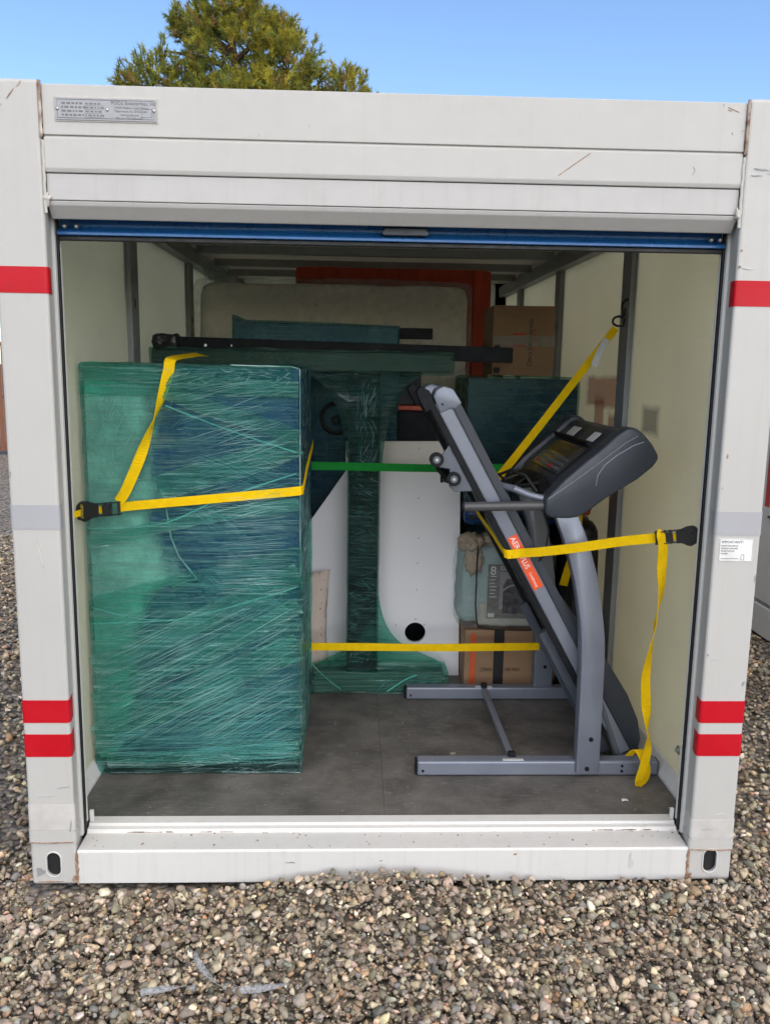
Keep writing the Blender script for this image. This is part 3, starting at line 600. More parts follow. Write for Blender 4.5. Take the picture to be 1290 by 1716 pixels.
    for a in ((-1.148,2.556,.045,.004,52,'rust'),(-1.122,2.583,.03,.006,48,'weld'),(-1.19,2.512,.05,.002,42,'dirty_tape'),(-1.066,2.585,.009,.03,88,'rust'),(-1.063,2.50,.007,.022,90,'rust'),(1.066,2.575,.009,.032,88,'rust'),(1.064,2.475,.007,.02,90,'rust'),(1.064,2.53,.005,.02,90,'rust'),
              (1.12,2.395,.07,.010,-4,'stud'),(1.15,2.385,.05,.006,3,'dirty_tape'),(1.10,2.377,.05,.004,2,'stud'),(1.075,2.155,.010,.008,20,'rust'),(1.073,2.105,.012,.010,30,'rust'),(1.10,2.10,.05,.006,-8,'dirty_tape'),(1.085,1.51,.008,.02,80,'rust'),(1.078,1.405,.008,.005,0,'stud'),
              (1.075,.835,.008,.008,0,'rust'),(1.10,.822,.05,.003,-6,'dirty_tape'),(1.205,.735,.010,.022,70,'stud'),(1.213,1.10,.004,.04,88,'stud'),(-1.213,1.425,.005,.03,80,'stud'),(-1.13,1.16,.006,.15,98,'dirty_tape'),(-1.16,.33,.07,.004,3,'dirty_tape'),(-1.10,.36,.05,.003,8,'stud'),
              (-1.08,.205,.012,.085,84,'stud'),(-1.13,.19,.07,.005,2,'rust'),(1.12,.195,.08,.004,0,'stud'),(1.17,.255,.05,.006,14,'dirty_tape'),(-1.19,.05,.05,.04,20,'stud'),(-1.075,.022,.02,.035,80,'rust'),(1.075,.02,.018,.03,85,'rust'),(-1.15,.012,.10,.006,0,'rust')):
        flake(*a)
    for a in ((-.33,.078,.05,.008,0,'stud'),(.86,.070,.028,.085,88,'dirty_tape'),(.45,.105,.016,.008,10,'rust'),(-.02,.083,.018,.006,0,'stud'),(-.10,.05,.012,.005,0,'stud'),(.02,.02,.006,.014,0,'rust')): flake(*a, y=-.0012)
    g = G(); rr = random.Random(5)
    for _ in range(60):
        x, y, w = rr.uniform(-1.04, 1.04), rr.uniform(.006, .11), rr.uniform(.002, .007); g.box((x, y, .1255), (x+w, y+w*rr.uniform(.4, 1), .1268+w*.2))
    g.obj('grit', 'rust', T, kind='stuff')
    g = G()
    for _ in range(26): x = rr.uniform(-1.05, -.55) if rr.random() < .6 else rr.uniform(.75, 1.05); w = rr.uniform(.01, .05); g.box((x, .1125, .126), (min(x+w, 1.05), .1175, .1275+rr.uniform(0, .004)))
    g.obj('rust_line', 'rust', T, kind='stuff')
    return T
BOX = container()

# decals painting the outside lettering as daylight shows it through the translucent wall
def ghost(name, col, soft):
    m, n, l = nodes(name); tc = n.new('ShaderNodeTexCoord'); sp = n.new('ShaderNodeSeparateXYZ'); l.new(tc.outputs['Generated'], sp.inputs[0])
    nz = noise(n, l, tc.outputs['Object'], 9, 3); k = None
    for ax in (1, 2):
        e = mathn(n, l, 'SUBTRACT', .5, mathn(n, l, 'ABSOLUTE', mathn(n, l, 'SUBTRACT', sp.outputs[ax], .5)))
        k = e if k is None else mathn(n, l, 'MINIMUM', k, e)
    a = mrange(n, l, mathn(n, l, 'ADD', k, mathn(n, l, 'MULTIPLY', nz, .16)), .08, .08+soft, 0, .62)
    tr = n.new('ShaderNodeBsdfTransparent'); p = N(n, 'ShaderNodeBsdfPrincipled', i_Roughness=.55); p.inputs['Base Color'].default_value = c4(col)
    mx = n.new('ShaderNodeMixShader'); l.new(a, mx.inputs[0]); l.new(tr.outputs[0], mx.inputs[1]); l.new(p.outputs[0], mx.inputs[2])
    o = n.new('ShaderNodeOutputMaterial'); l.new(mx.outputs[0], o.inputs[0]); M[name] = m
ghost('red_show_through', (.62,.09,.06), .16); ghost('grey_show_through', (.22,.22,.19), .25)
for y0, y1, z0, z1, m in ((1.41, 2.05, 1.58, 1.76, 'red_show_through'), (1.66, 1.86, 1.30, 1.66, 'red_show_through'), (1.45, 1.60, 1.30, 1.58, 'red_show_through'), (.84, 1.10, 1.49, 1.64, 'grey_show_through')):
    x = 1.1642 if z0 > 1.4 else 1.1634
    flatobj('wall_show_through', [(x, y0, z0), (x, y1, z0), (x, y1, z1), (x, y0, z1)], [(0, 3, 2, 1)], m, BOX)

# ------------------------------------------------------------------ neighbouring container
def neighbour():
    T = thing('storage_container', (3.88, 2.9, 0), 'second white storage container at the right edge, its side wall with red lettering', 'container')
    x0, x1, y0, y1 = 2.66, 5.10, .5, 5.4
    for x in (x0, x1-.156):
        for y in (y0, y1-.13): G().box((x, y, 0), (x+.156, y+.13, 2.6), .011).obj('corner_post', 'white2', T)
    G().box((x0+.012, y0+.13, 0.0), (x0+.06, y1-.13, .205), .004).obj('bottom_rail', 'white2', T)
    G().box((x0+.03, y0+.13, .205), (x0+.06, y1-.13, .235)).obj('rail_gap', 'stud', T)
    for k in range(4):
        a = y0+.13+k*1.16; G().box((x0+.018, a+.002, .235), (x0+.06, a+1.158, 2.45), .003).obj('side_panel', 'white2', T)
    G().box((x0+.005, y0+.13, 2.45), (x0+.06, y1-.13, 2.58), .004).obj('top_rail', 'white2', T)
    G().box((x0+.06, y0+.02, .02), (x1-.06, y1-.02, 2.56)).obj('inner_shell', 'white2', T)
    G().box((x0+.010, 2.45, .815), (x0+.0182, 2.85, .829), .002).obj('side_handle', 'black', T)
    text('side_lettering', 'PODS', .62, (x0+.0165, 2.955, .885), (0, -1, 0), (0, 0, 1), 'inkred', T, .0012)
    G().ball((x0+.012, 2.62, .12), (.006, .014, .014), 2).obj('bolt', 'rivet', T, smooth='all')
neighbour()

# ------------------------------------------------------------------ fence far left
def fence():
    T = thing('slat_fence', (-12, 14.2, 0), 'brown slatted fence beyond the gravel at the far left', 'fence')
    for x in np.arange(-18, -1.9, 2.0): G().cyl((x, 14.2, 1.1), (0, 0, 1), .035, 2.2, 12).obj('fence_post', 'fencemetal', T)
    for z in (.12, 1.1, 2.1): G().obox((-18, 14.17, z), (-2, 14.17, z), .03, .04).obj('fence_rail', 'fencemetal', T)
    me0 = None
    for i in range(178):
        x = -18+i*.09
        if me0 is None:
            o = G().box((x, 14.12, .05), (x+.075, 14.135, 2.15), .004).obj('slat', 'fence', T); me0 = o.data
        else:
            o = bpy.data.objects.new('slat', me0); C.objects.link(o); o.parent = T; o.location = (i*.09, 0, random.uniform(-.015, .015))
fence()

# ------------------------------------------------------------------ pine tree behind
def pine():
    bx, by = -4.6, 30.0; T = thing('pine_tree', (bx, by, 0), 'big green pine tree rising behind the container roof', 'tree')
    tp = [(bx+.12*math.sin(z*.7), by+.1*math.cos(z*.5), z) for z in np.linspace(0, 13.6, 16)]
    G().tube(tp, [.36*(1-z/15.5) for z in np.linspace(0, 13.6, 16)], 10).obj('trunk', 'bark', T, smooth='all')
    lobes = [((-4.5,30,12.9),(2.0,2.0,1.7),700),((-4.7,30,14.2),(1.35,1.4,1.0),360),((-7.45,30,11.75),(1.15,1.2,.95),190),((-8.2,30,11.6),(.55,.7,.5),40),((-6.1,30,11.7),(1.0,1.2,.9),170),((-.55,30,11.6),(1.0,1.1,.85),180),((-2.6,30,12.3),(1.35,1.5,1.25),330),
             ((-1.75,29.8,11.5),(.7,.9,.7),90),((-4.2,29.6,10.9),(2.7,2.2,1.0),420),((-6.55,30,13.75),(.28,.3,.65),38),((-2.9,30,13.4),(.75,.8,.6),110),((-7.0,30,12.75),(.35,.4,.35),24),((-5.9,30,13.4),(.6,.7,.6),80),((-4.4,30,9.3),(3.9,3.2,1.6),420),((-4.4,30,7.4),(3.2,3.0,1.2),220)]
    V, F, COL = [], [], []; off = 0; g = np.random.default_rng(5)
    for ci, (c, rd, k) in enumerate(lobes):
        c = np.array(c); rd = np.array(rd)
        lg = [(bx+.1, by, max(5.5, c[2]-rd[2]*1.6)), tuple((np.array([bx, by, c[2]-rd[2]*.9])+c)/2), tuple(c)]
        G().tube(lg, [.11, .075, .03], 7).obj('branch', 'bark', T, smooth='all')
        gb = G()
        for _ in range(7):
            d = g.normal(size=3); d /= np.linalg.norm(d); gb.tube([tuple(c-np.array([0,0,.2])), tuple(c+d*rd*.5+np.array([0,0,-.05])), tuple(c+d*rd*.9)], [.035, .02, .008], 5)
        gb.obj('twigs', 'bark', T)
        for _ in range(int(k*1.25)):
            d = g.normal(size=3); d /= np.linalg.norm(d); rr = g.uniform(.35, 1.05)**.6
            p = c+d*rd*rr*(1+.22*mnoise.noise(Vector(d*2.3+ci)))
            if mnoise.noise(Vector(p*1.35)) < -.20: continue
            ax = d*.7+np.array([0,0,.55])+g.normal(scale=.35, size=3); ax /= np.linalg.norm(ax)
            L = g.uniform(.25, .5); dead = g.random() < .07; lum = g.uniform(.7, 1.25)
            base = np.array((.42,.27,.10)) if dead else (np.array((.37,.36,.055)) if g.random() < .5 else np.array((.21,.25,.06)))
            if p[0] > -4.5 and not dead: base = base*np.array((1.15,1.05,.9))  # right half warmer and lighter, sunlight painted into the needle colour
            m = 46
            q = p+ax*np.outer(g.uniform(-.5, .5, m), L).reshape(m, 1)
            nd = ax*.75+g.normal(scale=.55, size=(m, 3)); nd /= np.linalg.norm(nd, axis=1)[:, None]
            sd = np.cross(nd, g.normal(size=(m, 3))); sd /= np.linalg.norm(sd, axis=1)[:, None]
            ln = g.uniform(.13, .24, (m, 1)); w = .014
            tri = np.stack([q-sd*w, q+sd*w, q+nd*ln], 1).reshape(-1, 3); V.append(tri)
            F.append(np.arange(m*3).reshape(-1, 3)+off); off += m*3; COL.append(np.repeat((base*lum)[None], m*3, 0))
    V = np.concatenate(V); F = np.concatenate(F); COL = np.concatenate(COL)
    me = bpy.data.meshes.new('crown'); me.vertices.add(len(V)); me.vertices.foreach_set('co', V.ravel().astype(np.float32)); me.loops.add(F.size); me.loops.foreach_set('vertex_index', F.ravel().astype(np.int32))
    me.polygons.add(len(F)); me.polygons.foreach_set('loop_start', np.arange(0, F.size, 3, dtype=np.int32)); me.update(calc_edges=True)
    at = me.color_attributes.new('col', 'FLOAT_COLOR', 'POINT'); at.data.foreach_set('color', np.concatenate([COL, np.ones((len(COL), 1))], 1).ravel().astype(np.float32))
    link('crown', me, 'needle', T)
pine()

# ------------------------------------------------------------------ film creases: thin ribbons on a wrapped face, doubled-up film and painted highlights
def creases_glints(name, regs, Y, parent, mat, seed, wmin=.0004, wmax=.0013):
    g = np.random.default_rng(seed); V, F = [], []
    for (x0, x1, z0, z1, ang, spr, cnt, l0, l1) in regs:
        for _ in range(cnt):
            x, z = g.uniform(x0, x1), g.uniform(z0, z1); a = R_(ang+g.normal()*spr); L = g.uniform(l0, l1)*g.uniform(.4, 1); w = g.uniform(wmin, wmax); cv = g.normal()*.05; y = Y-g.uniform(0, .004)
            dx, dz = math.cos(a), math.sin(a); b = len(V); K = 6; pts = []
            for k in range(K):
                t = (k/(K-1)-.5)*L; o = cv*(t*t/L)
                px, pz = x+dx*t-dz*o, z+dz*t+dx*o
                if x0 <= px <= x1 and z0 <= pz <= z1: pts.append((px, pz))
            if len(pts) < 2: continue
            m = len(pts)
            for k, (px, pz) in enumerate(pts):
                ww = w*(.25+.75*math.sin(math.pi*(k+.3)/(m-.4)))*.5
                V += [(px-(-dz)*ww, y, pz-dx*ww), (px, y-.0012, pz), (px+(-dz)*ww, y, pz+dx*ww)]
            for k in range(m-1):
                i = b+k*3; F += [(i, i+3, i+4, i+1), (i+1, i+4, i+5, i+2)]
    o = flatobj(name, V, F, mat, parent); tag(o, kind='stuff'); return o

# ------------------------------------------------------------------ big wrapped cabinet
def cabinet():
    T = thing('wrapped_cabinet', (-.74, .9, FZ), 'tall dark cabinet wrapped in shiny green stretch film, near left wall', 'cabinet')
    x0, x1, y0, y1, z0, z1 = -1.135, -.337, .536, 1.27, FZ, 1.768
    body = G().box((x0+.004, y0, z0+.07), (x1, y1, z1), .004).obj('carcass', 'navy', T)
    G().box((x0+.03, y0+.004, z0), (x1-.004, y1-.02, z0+.068), .003).obj('plinth', 'navybeam', T)
    # two doors and their gap
    # pale padding over the left third, with a wandering edge
    ed = [(-.80,1.766),(-.825,1.62),(-.845,1.52),(-.86,1.44),(-.83,1.34),(-.80,1.28),(-.845,1.22),(-.825,1.10),(-.76,1.00),(-.735,.955),(-.78,.93),(-.86,.90),(-.90,.80),(-.935,.70),(-.95,.58),(-.95,.45),(-.985,.35),(-1.03,.26),(-1.07,.215)]
    ed2 = []
    for (a, b) in zip(ed, ed[1:]):
        for k in range(4): t = k/4; ed2.append((a[0]+(b[0]-a[0])*t+.006*mnoise.noise((a[0]*9+t*3, a[1]*14, 1)), a[1]+(b[1]-a[1])*t))
    ed2.append(ed[-1])
    V, F = [], []; nx = 10
    for (ex, z) in ed2:
        for i in range(nx+1):
            x = x0+.002+(ex-x0-.002)*i/nx; V.append((x, y0-.004-.007*math.sin(math.pi*min(1, (1-i/nx)*6+.0)*.5)-.003*mnoise.noise((x*14, z*14, 2)), z))
    for j in range(len(ed2)-1):
        for i in range(nx): a = j*(nx+1)+i; F.append((a, a+nx+1, a+nx+2, a+1))
    pd = flatobj('padding', V, F, 'blanket', T, smooth=True); at = pd.data.attributes.new('fade', 'FLOAT', 'POINT')
    at.data.foreach_set('value', [min(1., (1-(i % (nx+1))/nx)*2.2) for i in range(len(V))])
    def wr(p, deg, fa, fc, sd):
        a = R_(deg); q = Vector((p.x+p.y, 0, p.z)); al = q.x*math.cos(a)+q.z*math.sin(a); ac = -q.x*math.sin(a)+q.z*math.cos(a); ac += .02*mnoise.noise((al*3, ac*5, sd))
        return 1-abs(mnoise.noise((al*fa, ac*fc, sd)))*2
    def fold(p, nn):
        lowm = max(0, min(1, (1.0-p.z)/.2)); lf = max(0, min(1, (-.82-p.x)/.12))*(1-lowm)
        k = lowm*(.6*wr(p, 26, 1.1, 26, 1.)+.4*wr(p, 30, 1.6, 55, 2.))+(1-lowm)*(1-lf)*(.55*wr(p, 3, 1.3, 24, 3.)+.35*wr(p, 20, 2.0, 40, 4.)+.3*wr(p, -24, 1.5, 18, 5.))+lf*(.8*wr(p, 74, 2.2, 16, 6.)+.4*wr(p, 12, 2., 30, 7.))
        return .0042*k*(.45+.9*abs(mnoise.noise(p*3.1)))
    fm = G().softbox((x0-.012, y0-.018, z0+.004), (x1+.008, y1+.012, z1+.006), 118, .009, 6, .010, 3., fold=fold).obj('stretch_film', 'film', T, smooth='all')
    G().softbox((x0-.013, y0-.023, z0+.055), (x1+.012, y1+.014, .985), 90, .007, 6, .010, 13., fold=fold).obj('film_layer', 'filmtop', fm, smooth='all')
    for v in fm.children[-1].data.vertices:
        if v.co.z > .45: v.co.z += (v.co.x)*.26*min(1, (v.co.z-.45)/.25)
    G().softbox((x0-.013, y0-.0215, 1.66), (-.36, y1+.012, z1+.009), 70, .008, 6, .010, 23., fold=fold).obj('film_layer', 'filmtop', fm, smooth='all')
    for v in fm.children[-1].data.vertices:
        if v.co.z < 1.60-FZ: v.co.z += (v.co.x)*.13
    yf = y0-.031
    G().tube([(x, y0-.010, z) for x, z in ((-.842,1.23),(-.835,1.17),(-.828,1.12),(-.80,1.045),(-.755,.985),(-.732,.955),(-.775,.945),(-.83,.92))], .0032, 8).obj('padding_edge', 'caulk', T, smooth='all')
    creases_glints('film_creases', [(-1.14,-.34,.22,.98,27,3,430,.30,.95),(-1.14,-.34,.25,.9,33,2.5,160,.3,.8),(-1.14,-.34,.25,.9,5,5,120,.2,.6),(-.86,-.34,.9,1.76,3,4,240,.20,.70),(-.80,-.34,1.2,1.75,-21,3,130,.2,.6),(-.84,-.34,1.15,1.76,17,4,130,.2,.6),(-.84,-.34,1.05,1.6,30,4,90,.15,.5),(-1.14,-.80,1.1,1.76,78,14,90,.08,.35),(-1.14,-.80,1.0,1.76,8,6,120,.15,.4),(-.78,-.34,.93,1.02,1,2,60,.2,.6),(-1.1,-.34,.19,.34,3,4,110,.2,.6),(-.75,-.34,.8,1.25,-38,4,110,.15,.5),(-.75,-.34,.8,1.25,42,4,110,.15,.5)], yf, fm, 'crease', 3, .0003, .0011)
    creases_glints('painted_glints', [(-.80,-.36,1.38,1.74,12,7,110,.10,.35),(-.66,-.36,.9,1.3,3,3,110,.10,.40),(-1.08,-.95,1.3,1.66,70,25,30,.03,.10),(-1.05,-.34,.3,.85,27,3,130,.15,.55),(-.75,-.42,1.2,1.33,14,5,40,.1,.3),(-.85,-.4,.155,.24,8,14,24,.03,.10),(-.84,-.36,1.70,1.766,8,25,60,.02,.08),(-1.12,-.36,1.73,1.766,2,10,40,.03,.1)], yf-.003, fm, 'glint_paint', 9, .0004, .0013)  # pale strands painting the highlights on the film
    G().tube([(x1+.006, y0-.016, z) for z in np.linspace(.95, 1.765, 14)]+[(x1-.02, y0-.018, z1+.006), (x1-.25, y0-.017, z1+.010)], .0012, 5).obj('edge_highlight', 'glint_paint', fm)  # bright tube painting the highlight along the film's corner
    for (xa, za, xb, zb, w, k) in ((-1.14,.30,-.335,.70,.11,0),(-1.14,.44,-.335,.86,.07,1),(-1.14,.60,-.335,.97,.09,2),(-1.14,.26,-.60,.52,.05,3),(-.86,1.30,-.335,1.50,.10,4),(-.86,1.70,-.335,1.50,.06,5),(-1.14,1.10,-.335,1.26,.05,6),(-1.14,1.74,-.335,1.70,.06,7),(-1.10,.22,-.335,.25,.07,8)):
        n_ = 9; pts = [(xa+(xb-xa)*i/(n_-1), yf+.0045-.0006*k+.0015*math.sin(i*1.3+k), za+(zb-za)*i/(n_-1)+.012*math.sin(i*.5+k*2)) for i in range(n_)]
        G().ribbon(pts, [(-.3, .04*math.sin(i*2.1+k), 1) for i in range(n_)], w, .0004, sub=6).obj('film_band', 'filmband', fm, smooth='all')
    # long folded lips of film
    for pts in ([(-.83,1.625),(-.62,1.545),(-.345,1.455)], [(-1.135,1.155),(-.86,1.175),(-.62,1.28),(-.345,1.375)], [(-1.135,.78),(-.8,.80),(-.5,.88),(-.345,.93)], [(-1.135,.845),(-.95,.80),(-.7,.79)]):
        G().ribbon([(x, yf-.002, z) for x, z in pts], (0,-.3,1), .0045, .001).obj('film_fold', 'fold', fm)
cabinet()
def puffedge(): pass

# ------------------------------------------------------------------ ratchet straps
def ratchet(parent, c, d, up, out, s=1., txt=False):
    """ratchet buckle at c: d = along the strap away from the wall, out = towards the viewer"""
    c, d, up, out = Vector(c), Vector(d).normalized(), Vector(up).normalized(), Vector(out).normalized()
    def P(a, b, e): return c+d*a*s+up*b*s+out*e*s
    R = G()
    for q in (-.0205, .0205): R.obox(P(-.012, q, .004), P(.082, q, .004), .003*s, .022*s, out, .001)
    for a in (.03, .048, .075): R.tube([P(a, -.024, .004), P(a, .024, .004)], .005*s, 8)
    R.obox(P(.022, 0, .012), P(.046, 0, .012), .034*s, .006*s, out, .001)
    body = R.obj('ratchet_frame', 'blackgloss', parent)
    h = G(); pl = [(-.044,-.030),(-.058,-.024),(-.062,0),(-.058,.024),(-.046,.036),(-.022,.034),(-.004,.026),(.012,.024),(.012,-.022),(-.006,-.022),(-.018,-.030),(-.034,-.036)]
    t = bmesh.new(); A = [t.verts.new(P(a, b, .012)) for a, b in pl]; B = [t.verts.new(P(a, b, .024)) for a, b in pl]; t.faces.new(A); t.faces.new(B[::-1])
    for i in range(len(pl)): t.faces.new((A[i], B[i], B[(i+1) % len(pl)], A[(i+1) % len(pl)]))
    bmesh.ops.recalc_face_normals(t, faces=t.faces); bmesh.ops.bevel(t, geom=t.edges[:], offset=.0025*s, segments=2, affect='EDGES'); h.add(t)
    hd = h.obj('ratchet_handle', 'blackgloss', parent)
    if txt: text('handle_text', 'STANLEY', .0115*s, P(-.036, -.021, .0248), up, -d, 'yellowdark', hd, .0003)
    G().ribbon([P(-.085, 0, -.002), P(-.03, 0, .006), P(.03, 0, .006)], up, .024*s).obj('anchor_webbing', 'yellow', parent)
    return body
def left_strap():
    T = thing('ratchet_strap', (-1.1, .5, 1.2), 'yellow ratchet strap with black buckle across the front of the green wrapped cabinet', 'strap')
    d = Vector((.33, .02, .028)).normalized()
    ratchet(T, (-1.092, .478, 1.232), d, (0, .0, 1), (0, -1, 0), 1.12, True)
    G().ribbon([(-1.165, .40, 1.222), (-1.14, .455, 1.226)], (0,0,1), .024).obj('wall_webbing', 'yellow', T)
    G().ribbon([(-1.012, .484, 1.240), (-.96, .490, 1.247), (-.7, .497, 1.272), (-.45, .503, 1.296), (-.345, .506, 1.307), (-.324, .518, 1.310), (-.320, .56, 1.318), (-.318, .80, 1.372), (-.318, 1.26, 1.42)], (0,0,1), .034).obj('webbing', 'yellow', T)
    G().ribbon([(-1.012, .482, 1.262), (-.985, .484, 1.30), (-.94, .492, 1.40), (-.905, .500, 1.49), (-.872, .503, 1.575), (-.842, .504, 1.66), (-.815, .503, 1.752), (-.810, .508, 1.787), (-.805, .56, 1.800), (-.81, .85, 1.812), (-.815, 1.15, 1.822), (-.815, 1.27, 1.815)],
               [(1,-.25,.25),(1,-.1,-.3),(1,.05,-.35),(.6,.8,-.2),(-.15,1,0),(.6,.75,-.1),(1,.1,-.25),(1,0,-.2),(1,-.3,-.25),(1,-.2,-.3),(1,-.2,-.3),(1,-.2,0)], .040).obj('loose_end', 'yellow', T)
left_strap()

# ------------------------------------------------------------------ treadmill, folded up
def treadmill():
    T = thing('treadmill', (.65, .93, FZ), 'grey folding treadmill with its deck tilted up, right of the aisle', 'treadmill')
    U, Nn = Vector((.487, 0, -.873)), Vector((.873, 0, .487))
    def D(s, n, y): return U*s+Nn*n+Vector((0, y, 0))
    def slab(g, s0, s1, n0, n1, y0, y1, b=.003):
        t = bmesh.new(); bmesh.ops.create_cube(t, size=1)
        for v in t.verts: v.co = D(s0+(v.co.x+.5)*(s1-s0), n0+(v.co.y+.5)*(n1-n0), y0+(v.co.z+.5)*(y1-y0))
        bmesh.ops.recalc_face_normals(t, faces=t.faces)
        if b: bmesh.ops.bevel(t, geom=t.edges[:], offset=b, segments=2, affect='EDGES')
        return g.add(t)
    def dprism(g, poly, y0, y1, b=.003): return g.prism([tuple((U*s+Nn*n).xz) for s, n in poly], y0, y1, 'y', b)
    z0 = FZ+.004
    # base: two floor rails and a cross strut
    for y0, y1, xa, xb in ((.497, .557, .142, 1.128), (1.30, 1.36, .145, 1.125)):
        rl = G().box((xa, y0, z0), (xb, y1, z0+.062), .008, 2).obj('base_rail', 'tsilver', T)
        G().box((xa-.008, y0+.004, z0+.002), (xa-.0005, y1-.004, z0+.058), .004).obj('end_cap', 'tblack', rl)
        G().box((xb+.0005, y0+.004, z0+.002), (xb+.006, y1-.004, z0+.058), .003).obj('end_cap', 'tgrey', rl)
        for x, z in ((xa+.022, z0+.022), (xb-.15, z0+.042), (xb-.15, z0+.02)): G().cyl((x, y0-.001, z), (0, 1, 0), .0055, .006, 10).obj('bolt', 'tblack', rl)
        G().box((.49, y0+.006, z0+.0622), (.575, y0+.022, z0+.0640)).obj('rail_label', 'label', rl)
    G().obox((.533, .556, z0+.05), (.533, 1.30, z0+.05), .026, .026, b=.003).obj('cross_strut', 'tsilver', T)
    for y in (.545, 1.312): G().box((.518, y-.01, z0+.060), (.548, y+.012, z0+.082), .003).obj('strut_clip', 'tblack', T)
    # uprights
    up = [(.785,.166),(.797,.160),(.868,.160),(.880,.17),(.879,.286),(.878,.45),(.876,.643),(.872,.72),(.862,.80),(.848,.88),(.827,.985),(.800,1.075),(.770,1.157),(.728,1.25),(.650,1.22),(.680,1.15),(.711,1.061),(.737,.97),(.753,.891),(.769,.80),(.776,.735),(.782,.62),(.784,.45)]
    for y0, y1 in ((.478, .540), (1.318, 1.38)):
        p = G().prism(up, y0, y1, 'y', .006).obj('upright', 'tsilver', T, smooth=True)
        inn = [(x+(.83-x)*.24 if z < .7 else x, z) for x, z in up]
        for x, z in ((.838, .312), (.828, .185)): G().cyl((x, y0-.002, z), (0, 1, 0), .009, .008, 14, .002).obj('bolt', 'tblack', p)
    # deck
    fr = slab(G(), -1.345, .318, .962, 1.012, .588, .622, .004).obj('deck_side_rail', 'tsilver', T)
    slab(G(), -1.345, .318, .962, 1.012, 1.198, 1.232, .004).obj('deck_side_rail', 'tsilver', T)
    for y0, y1 in ((.584, .69), (1.13, 1.236)):
        slab(G(), -1.30, .02, 1.0125, 1.050, y0, y1, .006).obj('foot_rail', 'tdark', T)
        slab(G(), -1.37, .20, .936, .961, y0+.006, y0+.036 if y0 < 1 else y1-.006, .003).obj('lower_frame', 'tblack', T)
    slab(G(), -1.30, .05, .968, 1.004, .6225, 1.1975, .002).obj('deck_board', 'tblack', T)
    slab(G(), -1.34, .05, 1.0045, 1.008, .695, 1.125, .001).obj('running_belt', 'black', T)
    slab(G(), -1.34, .05, .955, .958, .66, 1.16, .001).obj('belt_return', 'black', T)
    for y0, y1 in ((.580, .70), (1.12, 1.24)):
        cp = dprism(G(), [(-1.302,.962),(-1.372,.968),(-1.392,.990),(-1.390,1.022),(-1.362,1.050),(-1.296,1.054),(-1.290,1.020),(-1.300,1.004)], y0, y1, .008).obj('end_cap', 'tsilver', T, smooth=True)
        G().cyl(tuple(D(-1.33, .985, y0+.001 if y0 < 1 else y1-.001)), (0, 1, 0), .0045, .006, 10).obj('screw', 'tblack', cp)
        dprism(G(), [(-1.385,.915),(-1.42,.92),(-1.43,.945),(-1.398,.966),(-1.33,.961),(-1.33,.915)], y0+.012, y1-.02, .004).obj('bumper', 'tblack', T)
    # motor cover at the foot of the deck
    dprism(G(), [(-.42,1.0525),(-.20,1.078),(-.05,1.100),(.10,1.110),(.22,1.100),(.30,1.075),(.330,1.05),(.332,1.0125),(-.42,1.0125)], .592, 1.228, .01).obj('motor_cover', 'tdark', T, smooth=True)
    for y in (.70, 1.12):
        slab(G(), -.28, .33, .905, .945, y-.02, y+.02, .004).obj('deck_bracket', 'tgrey', T)
    G().tube([(.895, .60, .44), (1.0, .60, .165)], .016, 12).obj('gas_strut', 'tgrey', T)
    G().tube([(.86, .60, .52), (.93, .60, .35)], .011, 12).obj('gas_strut', 'tsilver', T)
    G().box((.975, .575, z0+.015), (1.05, .63, z0+.05), .006).obj('pivot_block', 'tgrey', T)
    # transport wheels under the deck
    br = dprism(G(), [(-1.18,.950),(-1.14,.862),(-1.115,.862),(-1.09,.895),(-1.03,.86),(-1.0,.87),(-.96,.950)], .60, .616, .003).obj('wheel_bracket', 'tgrey', T)
    for s, n in ((-1.150, .866), (-1.050, .890)):
        c = D(s, n, .59); w = G().cyl(tuple(c), (0, 1, 0), .028, .030, 22, .004).obj('transport_wheel', 'tblack', T, smooth=True)
        G().cyl(tuple(c+Vector((0, -.0155, 0))), (0, 1, 0), .0145, .005, 16, .001).obj('wheel_hub', 'tgrey', w)
        G().cyl(tuple(c+Vector((0, -.019, 0))), (0, 1, 0), .006, .005, 10, .001).obj('axle', 'rivet', w)
    G().box((.245, .66, 1.322), (.36, 1.15, 1.350), .003).obj('latch_bar', 'tblack', T)
    # sticker
    st = slab(G(), -.735, -.492, .9665, 1.0075, .5862, .5881, 0).obj('orange_sticker', 'orange', T)
    text('sticker_text', 'AERO', .031, D(-.731, .976, .5858), U, Nn, 'inkwhite', st, .0003)
    text('sticker_text', 'PLUS', .031, D(-.640, .976, .5858), U, Nn, 'inkwhite', st, .0003, sx=.8)
    text('sticker_text', 'Conditioning', .016, D(-.568, .979, .5858), U, Nn, 'inkwhite', st, .0003, sx=.8)
    # handlebars
    for y in (.512, 1.345):
        hb = G().tube([(.300, y, 1.252), (.62, y, 1.260)], .0185, 16).obj('handlebar', 'bar', T, smooth=True)
        G().tube([(.2915, y, 1.2518), (.2998, y, 1.252)], .0195, 16).obj('bar_cap', 'tblack', hb, smooth=True)
    # curved tube between the arms under the console
    G().tube([(.50,.56,1.318),(.455,.62,1.322),(.42,.75,1.335),(.41,.93,1.34),(.42,1.1,1.335),(.455,1.24,1.322),(.50,1.30,1.318),(.62,1.335,1.30)], .014, 12).obj('front_bar', 'tsilver', T, smooth=True)
    G().tube([(.50,.56,1.318),(.56,.54,1.295),(.62,.525,1.283)], .014, 12).obj('front_bar', 'tsilver', T, smooth=True)
    # console
    side = [(.604,1.290),(.676,1.368),(.745,1.430),(.81,1.484),(.868,1.540),(.905,1.566),(.935,1.568),(.969,1.545),(1.005,1.505),(1.030,1.465),(1.032,1.448),(1.012,1.418),(.957,1.371),(.844,1.300),(.765,1.238),(.735,1.222),(.696,1.216),(.628,1.218),(.608,1.235)]
